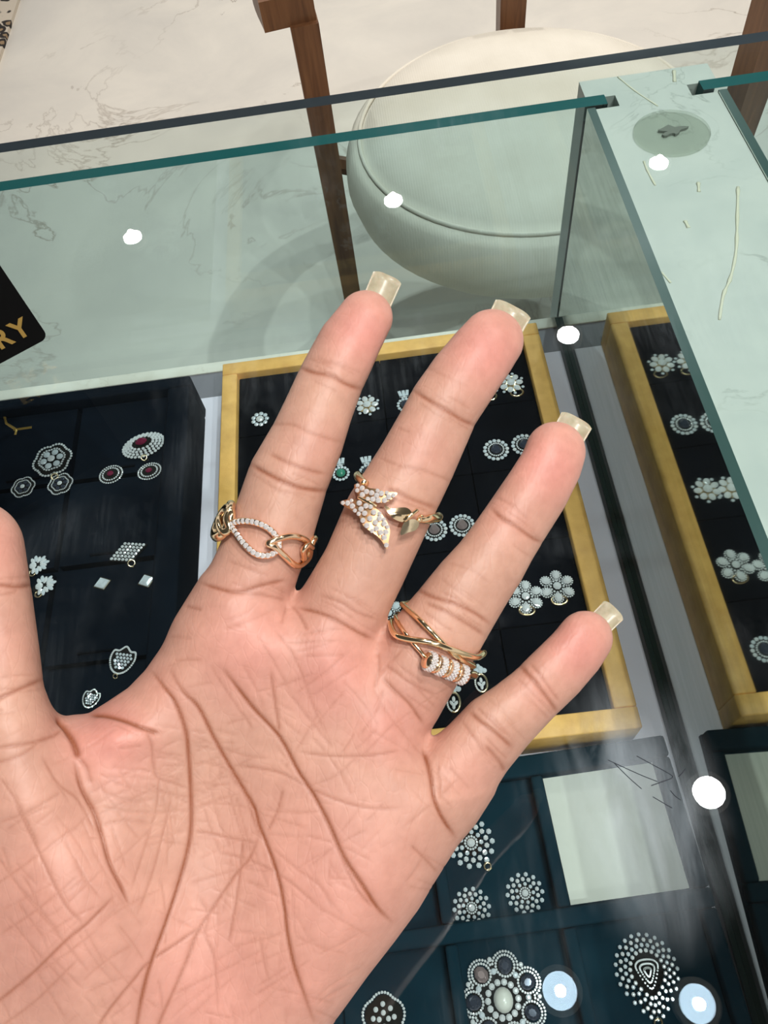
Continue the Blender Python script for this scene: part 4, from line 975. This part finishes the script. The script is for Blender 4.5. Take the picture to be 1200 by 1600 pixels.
def build_hand():
    v, f = hand_mesh(); n = vnormals(v, f)
    line = np.zeros(len(v)); disp = np.zeros(len(v)); fr = n[:, 2] > -0.1
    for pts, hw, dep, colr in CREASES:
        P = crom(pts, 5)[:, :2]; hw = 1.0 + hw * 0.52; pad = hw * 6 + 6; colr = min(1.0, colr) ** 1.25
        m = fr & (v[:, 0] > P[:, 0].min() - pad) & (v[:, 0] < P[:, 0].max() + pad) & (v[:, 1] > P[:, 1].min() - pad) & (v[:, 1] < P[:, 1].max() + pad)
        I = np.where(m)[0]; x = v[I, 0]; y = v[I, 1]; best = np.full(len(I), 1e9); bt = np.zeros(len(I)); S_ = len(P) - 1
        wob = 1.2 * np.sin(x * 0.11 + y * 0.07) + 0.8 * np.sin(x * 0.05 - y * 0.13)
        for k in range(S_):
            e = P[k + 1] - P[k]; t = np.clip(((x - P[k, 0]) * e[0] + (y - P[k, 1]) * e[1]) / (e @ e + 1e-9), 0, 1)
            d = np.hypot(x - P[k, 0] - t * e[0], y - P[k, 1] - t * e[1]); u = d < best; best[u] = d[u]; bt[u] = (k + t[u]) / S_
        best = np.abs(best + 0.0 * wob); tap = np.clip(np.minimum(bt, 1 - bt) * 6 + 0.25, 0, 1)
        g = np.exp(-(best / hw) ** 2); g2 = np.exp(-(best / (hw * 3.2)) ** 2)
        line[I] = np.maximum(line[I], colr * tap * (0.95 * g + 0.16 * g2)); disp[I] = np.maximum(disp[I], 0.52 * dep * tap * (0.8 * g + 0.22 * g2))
    # blush on finger pads and mounts
    bl = np.zeros(len(v))
    for cx, cy, s, a in ((565, 515, 45, 1), (760, 545, 50, 1), (860, 725, 50, 1), (905, 1010, 45, 1), (395, 1010, 75, .75), (520, 1050, 70, .8), (605, 1130, 60, .7), (490, 700, 35, .3), (660, 700, 35, .35), (800, 800, 40, .4), (845, 1075, 35, .4),
                         (170, 1155, 60, .9), (60, 1450, 160, .5), (520, 1400, 150, .6), (-20, 850, 60, .6), (330, 1560, 140, .7), (470, 1540, 100, .6), (250, 1090, 60, .4), (-10, 1000, 50, .35), (735, 1210, 50, .4)):
        bl = np.maximum(bl, a * np.exp(-((v[:, 0] - cx) ** 2 + (v[:, 1] - cy) ** 2) / (2 * s * s)))
    v = v - n * disp[:, None]
    W3 = HP(v[:, 0], v[:, 1], v[:, 2]); base = W3[np.argmax(v[:, 1])]
    org = HP(np.array([330.]), np.array([1300.]), np.array([-110.]))[0]
    me = bpy.data.meshes.new('hand')
    me.vertices.add(len(v)); me.vertices.foreach_set('co', (W3 - org).astype(np.float32).ravel())
    me.loops.add(f.size); me.loops.foreach_set('vertex_index', f.astype(np.int32).ravel())
    me.polygons.add(len(f)); me.polygons.foreach_set('loop_start', np.arange(0, f.size, 4, dtype=np.int32)); me.polygons.foreach_set('loop_total', np.full(len(f), 4, np.int32))
    me.update(calc_edges=True); me.validate()
    me.polygons.foreach_set('use_smooth', [True] * len(me.polygons))
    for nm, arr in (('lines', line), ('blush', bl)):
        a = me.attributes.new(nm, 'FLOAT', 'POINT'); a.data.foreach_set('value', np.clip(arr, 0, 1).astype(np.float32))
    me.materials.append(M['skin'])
    o = bpy.data.objects.new('hand', me); COL.objects.link(o); o.location = org
    tag(o, 'open left hand, palm to the viewer, with spread fingers wearing three gold rings', 'hand')
    return o, org
HAND, HORG = build_hand()

# finger nails: curved plates on the back of each fingertip that reach past the flesh
def nail_mat():
    m, nt, N, L = new_mat('nail'); b = N['Principled BSDF']; v = coords(N, L); n = noise(N, L, v, 500, 3)
    r = ramp(N, L, n.outputs[0], [(0.3, (0.36, 0.315, 0.215)), (0.6, (0.44, 0.395, 0.285))]); L.new(r.outputs[0], b.inputs['Base Color'])
    b.inputs['Roughness'].default_value = 0.28; b.inputs['Subsurface Weight'].default_value = 0.2; b.inputs['Subsurface Scale'].default_value = .001
    b.inputs['Coat Weight'].default_value = 0.3; return m
M['nail'] = nail_mat()
def nail(tip, axis, half, ext, back, wt):
    ax = np.array(axis, float); ax /= np.linalg.norm(ax); pp = np.array([-ax[1], ax[0]]); tip = np.array(tip, float)
    ns, nl = 12, 8; V = []
    for layer in (0, 1):
        for i in range(nl + 1):
            t = i / nl; s = -back + t * (ext + back)
            for j in range(ns + 1):
                u = -1 + 2 * j / ns
                sx = s - (1 - t) * 0 - (t ** 3) * 5 * u * u * u * u                       # slightly rounded free edge
                hw = half * (0.93 + 0.07 * t); q = tip + ax * sx + pp * (u * hw)
                wz = wt - half * 0.62 * (1 - u * u) ** 0.8 - 6 * t + layer * -5.0
                V.append((q[0], q[1], wz))
    V = np.array(V); W3 = HP(V[:, 0], V[:, 1], V[:, 2]) - HORG
    K = (nl + 1) * (ns + 1); f = []
    g = lambda l, i, j: l * K + i * (ns + 1) + j
    for i in range(nl):
        for j in range(ns):
            f.append((g(0, i, j), g(0, i, j + 1), g(0, i + 1, j + 1), g(0, i + 1, j))); f.append((g(1, i, j), g(1, i + 1, j), g(1, i + 1, j + 1), g(1, i, j + 1)))
    for i in range(nl):
        f.append((g(0, i, 0), g(0, i + 1, 0), g(1, i + 1, 0), g(1, i, 0))); f.append((g(0, i, ns), g(1, i, ns), g(1, i + 1, ns), g(0, i + 1, ns)))
    for j in range(ns):
        f.append((g(0, 0, j), g(1, 0, j), g(1, 0, j + 1), g(0, 0, j + 1))); f.append((g(0, nl, j), g(0, nl, j + 1), g(1, nl, j + 1), g(1, nl, j)))
    o = mk('fingernail', W3, f, M['nail'], HAND, True); o['label'] = 'long unpainted cream fingernail'
nail((580, 492), (0.397, -0.918), 24, 68, 28, -12)
nail((775, 533), (0.47, -0.88), 31, 62, 28, -14)
nail((874, 706), (0.48, -0.87), 27, 61, 28, -14)
nail((920, 993), (0.70, -0.71), 21, 60, 26, -12)
nail((-44, 858), (-0.15, -0.98), 40, 70, 40, -14)

# ------------------------------------------------------------------ rings on the fingers
def ring_frame(center, axis, rad, w0):
    ax = np.array(axis, float); ax /= np.linalg.norm(ax); pp = np.array([-ax[1], ax[0]])
    c = np.array(center, float)
    def surf(x, y, lift=5.0):                                    # point lying on the finger, given across the palm frame
        d = np.array([x, y]) - c; p = d @ pp; r = rad + lift
        q = min(abs(p) / r, 0.9999); return (x, y, w0 + r * math.sqrt(1 - q * q))
    def arc(t, s, lift=5.0):                                     # angle round the finger (0 faces the viewer), offset along it
        r = rad + lift; q = c + ax * s + pp * (r * math.sin(t)); return (q[0], q[1], w0 + r * math.cos(t))
    return surf, arc
def hmesh(name, v, f, mat, parent, org, smooth=True):
    v = np.array(v, float); return mk(name, HP(v[:, 0], v[:, 1], v[:, 2]) - org, f, mat, parent, smooth)
def ring_empty(label, arc):
    p = np.array(arc(math.pi, 0)); org = HP(p[None, 0], p[None, 1], p[None, 2])[0]
    return tag(empty('finger_ring', tuple(org)), label, 'ring'), org
def htube(pts, r, n=6, sides=10, closed=False): return tube_data(crom(pts, n, closed), r, sides, closed)

def chain_ring():
    surf, arc = ring_frame((412, 846), (0.397, -0.918), 65, 1)
    e, org = ring_empty('gold chain link ring with a stone set teardrop link on the index finger', arc)
    # teardrop link set with stones
    td = [(362, 819), (382, 814), (405, 818), (424, 829), (436, 847), (432, 861), (417, 868), (399, 865), (382, 850), (370, 834)]
    path = crom([surf(x, y, 7) for x, y in td], 8, True)
    lk = hmesh('teardrop_link', *tube_data(path, 5.6, 10, True), M['rose_gold'], e, org)
    L = np.concatenate([[0], np.cumsum(np.linalg.norm(np.diff(np.vstack([path, path[:1]]), axis=0), axis=1))]); n = 27
    mb = MB()
    for k in range(n):
        s = L[-1] * k / n; i = np.searchsorted(L, s, 'right') - 1; a = path[i % len(path)]; b = path[(i + 1) % len(path)]; q = a + (b - a) * ((s - L[i]) / (L[i + 1] - L[i] + 1e-9))
        mb.add(*gem_data((q[0], q[1], q[2] + 4.5), 4.6, rot=k))
    mv = np.array(mb.v); o = mk('pave_stones', HP(mv[:, 0], mv[:, 1], mv[:, 2]) - org, mb.f, M['pave'], lk); o['kind'] = 'stuff'
    # knot link on the left side of the finger
    hmesh('knot_link', *htube([arc(-1.02, 8, 7), arc(-1.12, 22, 9), arc(-1.32, 24, 10), arc(-1.47, 8, 11), arc(-1.42, -14, 11), arc(-1.22, -22, 10), arc(-1.05, -12, 8)], 8.5, 6, 12, True), M['gold'], e, org)
    hmesh('knot_link', *htube([arc(-0.90, -3, 8), arc(-1.02, 10, 14), arc(-1.2, 30, 8), arc(-1.5, 32, 6), arc(-1.62, 16, 6), arc(-1.3, 2, 16), arc(-1.0, -12, 12)], 6.5, 6, 12, True), M['gold'], e, org)
    # plain hook link on the right
    hmesh('hook_link', *htube([surf(419, 850, 12), surf(430, 844, 13), surf(452, 838, 9), surf(472, 841, 8), surf(484, 852, 8), surf(483, 870, 7), surf(470, 883, 7), surf(459, 882, 8), surf(446, 870, 9), surf(430, 855, 12)], 5.2, 6, 12, True), M['rose_gold'], e, org)
    hmesh('coupling_link', *htube([surf(474, 860, 12), surf(481, 852, 14), surf(488, 856, 12), arc(1.28, 22, 8), arc(1.45, 14, 8), arc(1.42, 4, 7), arc(1.2, 0, 8), surf(476, 872, 10)], 4.6, 6, 10, True), M['rose_gold'], e, org)
    hmesh('end_link', *htube([arc(1.36, 30, 7), arc(1.52, 36, 7), arc(1.75, 28, 7), arc(1.78, 12, 7), arc(1.6, 0, 7), arc(1.42, 14, 7)], 5.2, 6, 10, True), M['gold'], e, org)
    hmesh('back_band', *htube([arc(t, 11 + 7 * math.cos(t / 2), 4) for t in np.linspace(1.66, 2 * math.pi - 1.5, 16)], 5.0, 3, 10), M['gold'], e, org)
chain_ring()

def inside_poly(x, y, P):
    c = False; n = len(P)
    for i in range(n):
        a, b = P[i], P[(i + 1) % n]
        if (a[1] > y) != (b[1] > y) and x < (b[0] - a[0]) * (y - a[1]) / (b[1] - a[1]) + a[0]: c = not c
    return c
def edge_dist(x, y, P):
    P = np.array(P, float); Q = np.roll(P, -1, 0); e = Q - P; t = np.clip(((x - P[:, 0]) * e[:, 0] + (y - P[:, 1]) * e[:, 1]) / (e ** 2).sum(1), 0, 1)
    return np.hypot(x - P[:, 0] - t * e[:, 0], y - P[:, 1] - t * e[:, 1]).min()
def plate(name, poly, surf, lift, thick, mat, parent, org, tilt=lambda x, y: 0.0):
    P = crom([(x, y, 0) for x, y in poly], 4, True)[:, :2]; n = len(P); c = P.mean(0); V = []; f = []
    for l in (0, 1):
        for k, s in enumerate((1.0, 0.6, 0.25)):
            for p in P:
                q = c + (p - c) * s; x, y, w_ = surf(q[0], q[1], lift + thick * l); V.append((x, y, w_ + tilt(q[0], q[1])))
        x, y, w_ = surf(c[0], c[1], lift + thick * l); V.append((x, y, w_ + tilt(c[0], c[1])))
    m = 3 * n + 1
    for l in (0, 1):
        for k in range(2):
            for i in range(n): f.append((l * m + k * n + i, l * m + k * n + (i + 1) % n, l * m + (k + 1) * n + (i + 1) % n, l * m + (k + 1) * n + i))
        for i in range(n): f.append((l * m + 2 * n + i, l * m + 2 * n + (i + 1) % n, l * m + 3 * n))
    for i in range(n): f.append((i, (i + 1) % n, m + (i + 1) % n, m + i))
    o = hmesh(name, V, f, mat, parent, org, True)
    try: o.data.set_sharp_from_angle(angle=math.radians(40))
    except Exception: pass
    return o
GEM = None
def unit_gem(mat):
    key = 'stone_' + mat
    me = bpy.data.meshes.get(key)
    if me is None:
        me = bpy.data.meshes.new(key); v, f = gem_data((0, 0, 0), 1.0); me.from_pydata(v, [], f); me.materials.append(M[mat]); me.update()
    return me

def butterfly_ring():
    surf, arc = ring_frame((612, 792), (0.51, -0.86), 67, 4)
    e, org = ring_empty('open gold ring with two butterflies, one stone set, on the middle finger', arc)
    band = [arc(t, 24 - 26 * (t + 0.75) / 5.0 if t < 3 else 6, 4) for t in np.linspace(0.95, 2 * math.pi - 0.72, 26)]
    def ang(t): return float(np.interp(t, [0.72, 0.9, 1.4, 3.1, 4.78, 5.53], [7, 10, 22, 20, 15, 9]))
    band = [arc(t, ang(t), 4) for t in np.linspace(0.72, 2 * math.pi - 0.85, 30)]
    hmesh('band', *tube_data(crom(band, 2), 6.5, 12), M['gold'], e, org)
    up = [(554, 757), (566, 756), (576, 762), (588, 764), (604, 768), (621, 770), (613, 779), (601, 785), (586, 785), (574, 782), (562, 776), (556, 767)]
    lo = [(531, 785), (546, 780), (563, 782), (578, 788), (592, 798), (602, 811), (609, 826), (608, 842), (605, 858), (598, 848), (590, 838), (577, 829), (568, 822), (563, 811), (557, 801), (545, 795)]
    Z = np.array(FW) * -1
    for poly, tl in ((up, lambda x, y: 3.0), (lo, lambda x, y: 3.0)):
        wg = plate('wing', poly, surf, 6, 5, M['wing_gold'], e, org, tl)
        pts = []
        for _ in range(6000):
            xs = [p[0] for p in poly]; ys = [p[1] for p in poly]; x = random.uniform(min(xs), max(xs)); y = random.uniform(min(ys), max(ys))
            if not inside_poly(x, y, poly): continue
            ed = edge_dist(x, y, poly)
            if ed < 1.8: continue
            r = min(4.8, ed + 1.6)
            if all(math.hypot(x - a, y - b) > (r + c) * 0.82 for a, b, c in pts): pts.append((x, y, r))
        for x, y, r in pts:
            p = np.array(surf(x, y, 14.5)) + np.array([0, 0, 3.0]); w3 = HP(p[None, 0], p[None, 1], p[None, 2])[0] - org
            s = obj('stone', unit_gem('pave'), wg, tuple(w3), r * U * 0.88)
            zq = Vector(tuple(Z)); s.rotation_euler = zq.to_track_quat('Z', 'Y').to_euler()
    hmesh('body', *htube([surf(560, 777, 14), surf(574, 784, 16), surf(589, 791, 14)], 3.2, 6, 8), M['gold'], e, org)
    plate('small_wing', [(601, 790), (613, 795), (625, 793), (637, 794), (644, 803), (637, 815), (622, 814), (609, 805)], surf, 8, 5, M['gold'], e, org, lambda x, y: 5 - abs(y - 803) * 0.3)
    plate('small_wing', [(626, 836), (628, 824), (633, 815), (646, 811), (655, 817), (650, 828), (638, 832)], surf, 8, 5, M['pale_gold'], e, org, lambda x, y: 5 - abs(x - 640) * 0.2)
    hmesh('small_body', *htube([surf(632, 813, 14), surf(641, 806, 17), surf(652, 797, 12)], 3.6, 6, 8), M['gold'], e, org)
    hmesh('bead', *sphere_data(np.array(surf(655, 812, 10)), 5.5), M['gold'], e, org)
    hmesh('tapered_shoulder', *tube_data(crom([surf(654, 812, 7), surf(664, 812, 8), surf(674, 809, 7), arc(1.35, 21, 5), arc(1.6, 24, 4)], 6), np.linspace(5, 7.5, 25), 12), M['gold'], e, org)
butterfly_ring()

def crossover_ring():
    surf, arc = ring_frame((680, 1000), (0.575, -0.818), 68, 0)
    e, org = ring_empty('gold crossover ring with a ribbed stone set barrel on the ring finger', arc)
    s = lambda pts, l=5: [surf(x, y, l) for x, y in pts]
    hmesh('band', *tube_data(crom([arc(-1.9, 25, 3), arc(-1.5, 18, 4)] + s([(630, 946), (657, 970), (687, 1000), (713, 1025), (738, 1040)]) + [arc(1.45, 2, 4), arc(1.9, 4, 3)], 6), 4.4, 10), M['gold'], e, org)
    hmesh('band', *tube_data(crom([arc(-2.1, -8, 3), arc(-1.6, -16, 5)] + s([(616, 990), (634, 998), (673, 1004), (708, 1016), (742, 1027)], 9) + [arc(1.5, 27, 6), arc(1.9, 22, 3)], 6), 5.2, 10), M['gold'], e, org)
    hmesh('band', *tube_data(crom([arc(-1.9, 0, 3), arc(-1.45, -6, 4)] + s([(630, 985), (645, 1004), (659, 1020), (668, 1034)]), 6), 3.6, 10), M['rose_gold'], e, org)
    hmesh('band', *tube_data(crom(s([(724, 1050), (733, 1052), (742, 1055)], 7) + [arc(1.5, -14, 5), arc(1.9, -10, 3)], 6), 6.5, 10), M['rose_gold'], e, org)
    hmesh('back_band', *tube_data(crom([arc(t, 6 * math.cos(t), 3) for t in np.linspace(1.8, 2 * math.pi - 1.8, 14)], 3), 6.5, 10), M['gold'], e, org)
    # barrel of five ribs, stones on every other rib
    A = np.array(surf(668, 1032, 16)); B = np.array(surf(726, 1056, 16)); T = (B - A) / np.linalg.norm(B - A)
    core = hmesh('barrel', *tube_data([A - T * 3, (A + B) / 2, B + T * 3], 13.2, 14), M['rose_gold'], e, org)
    n1 = np.cross(T, (0, 0, 1)); n1 /= np.linalg.norm(n1); n2 = np.cross(n1, T); Lb = np.linalg.norm(B - A); mb = MB()
    for k in range(7):
        c = A + T * (Lb * (k + .5) / 7)
        if k % 2 == 0:
            for j in range(16):
                for dx in (-3.4, 0, 3.4):
                    a = 2 * math.pi * (j + (dx == 0) * .5) / 16; q = c + T * dx + (n1 * math.cos(a) + n2 * math.sin(a)) * 14.2
                    mb.add(*sphere_data(q, 2.9, 6, 4))
        else:
            hmesh('rib', *tube_data([c + (n1 * math.cos(a) + n2 * math.sin(a)) * 13.6 for a in np.linspace(0, 2 * math.pi, 18, endpoint=False)], 2.4, 6, True), M['rose_gold'], core, org)
    mv = np.array(mb.v); o = mk('pave_stones', HP(mv[:, 0], mv[:, 1], mv[:, 2]) - org, mb.f, M['pave'], core); o['kind'] = 'stuff'
crossover_ring()
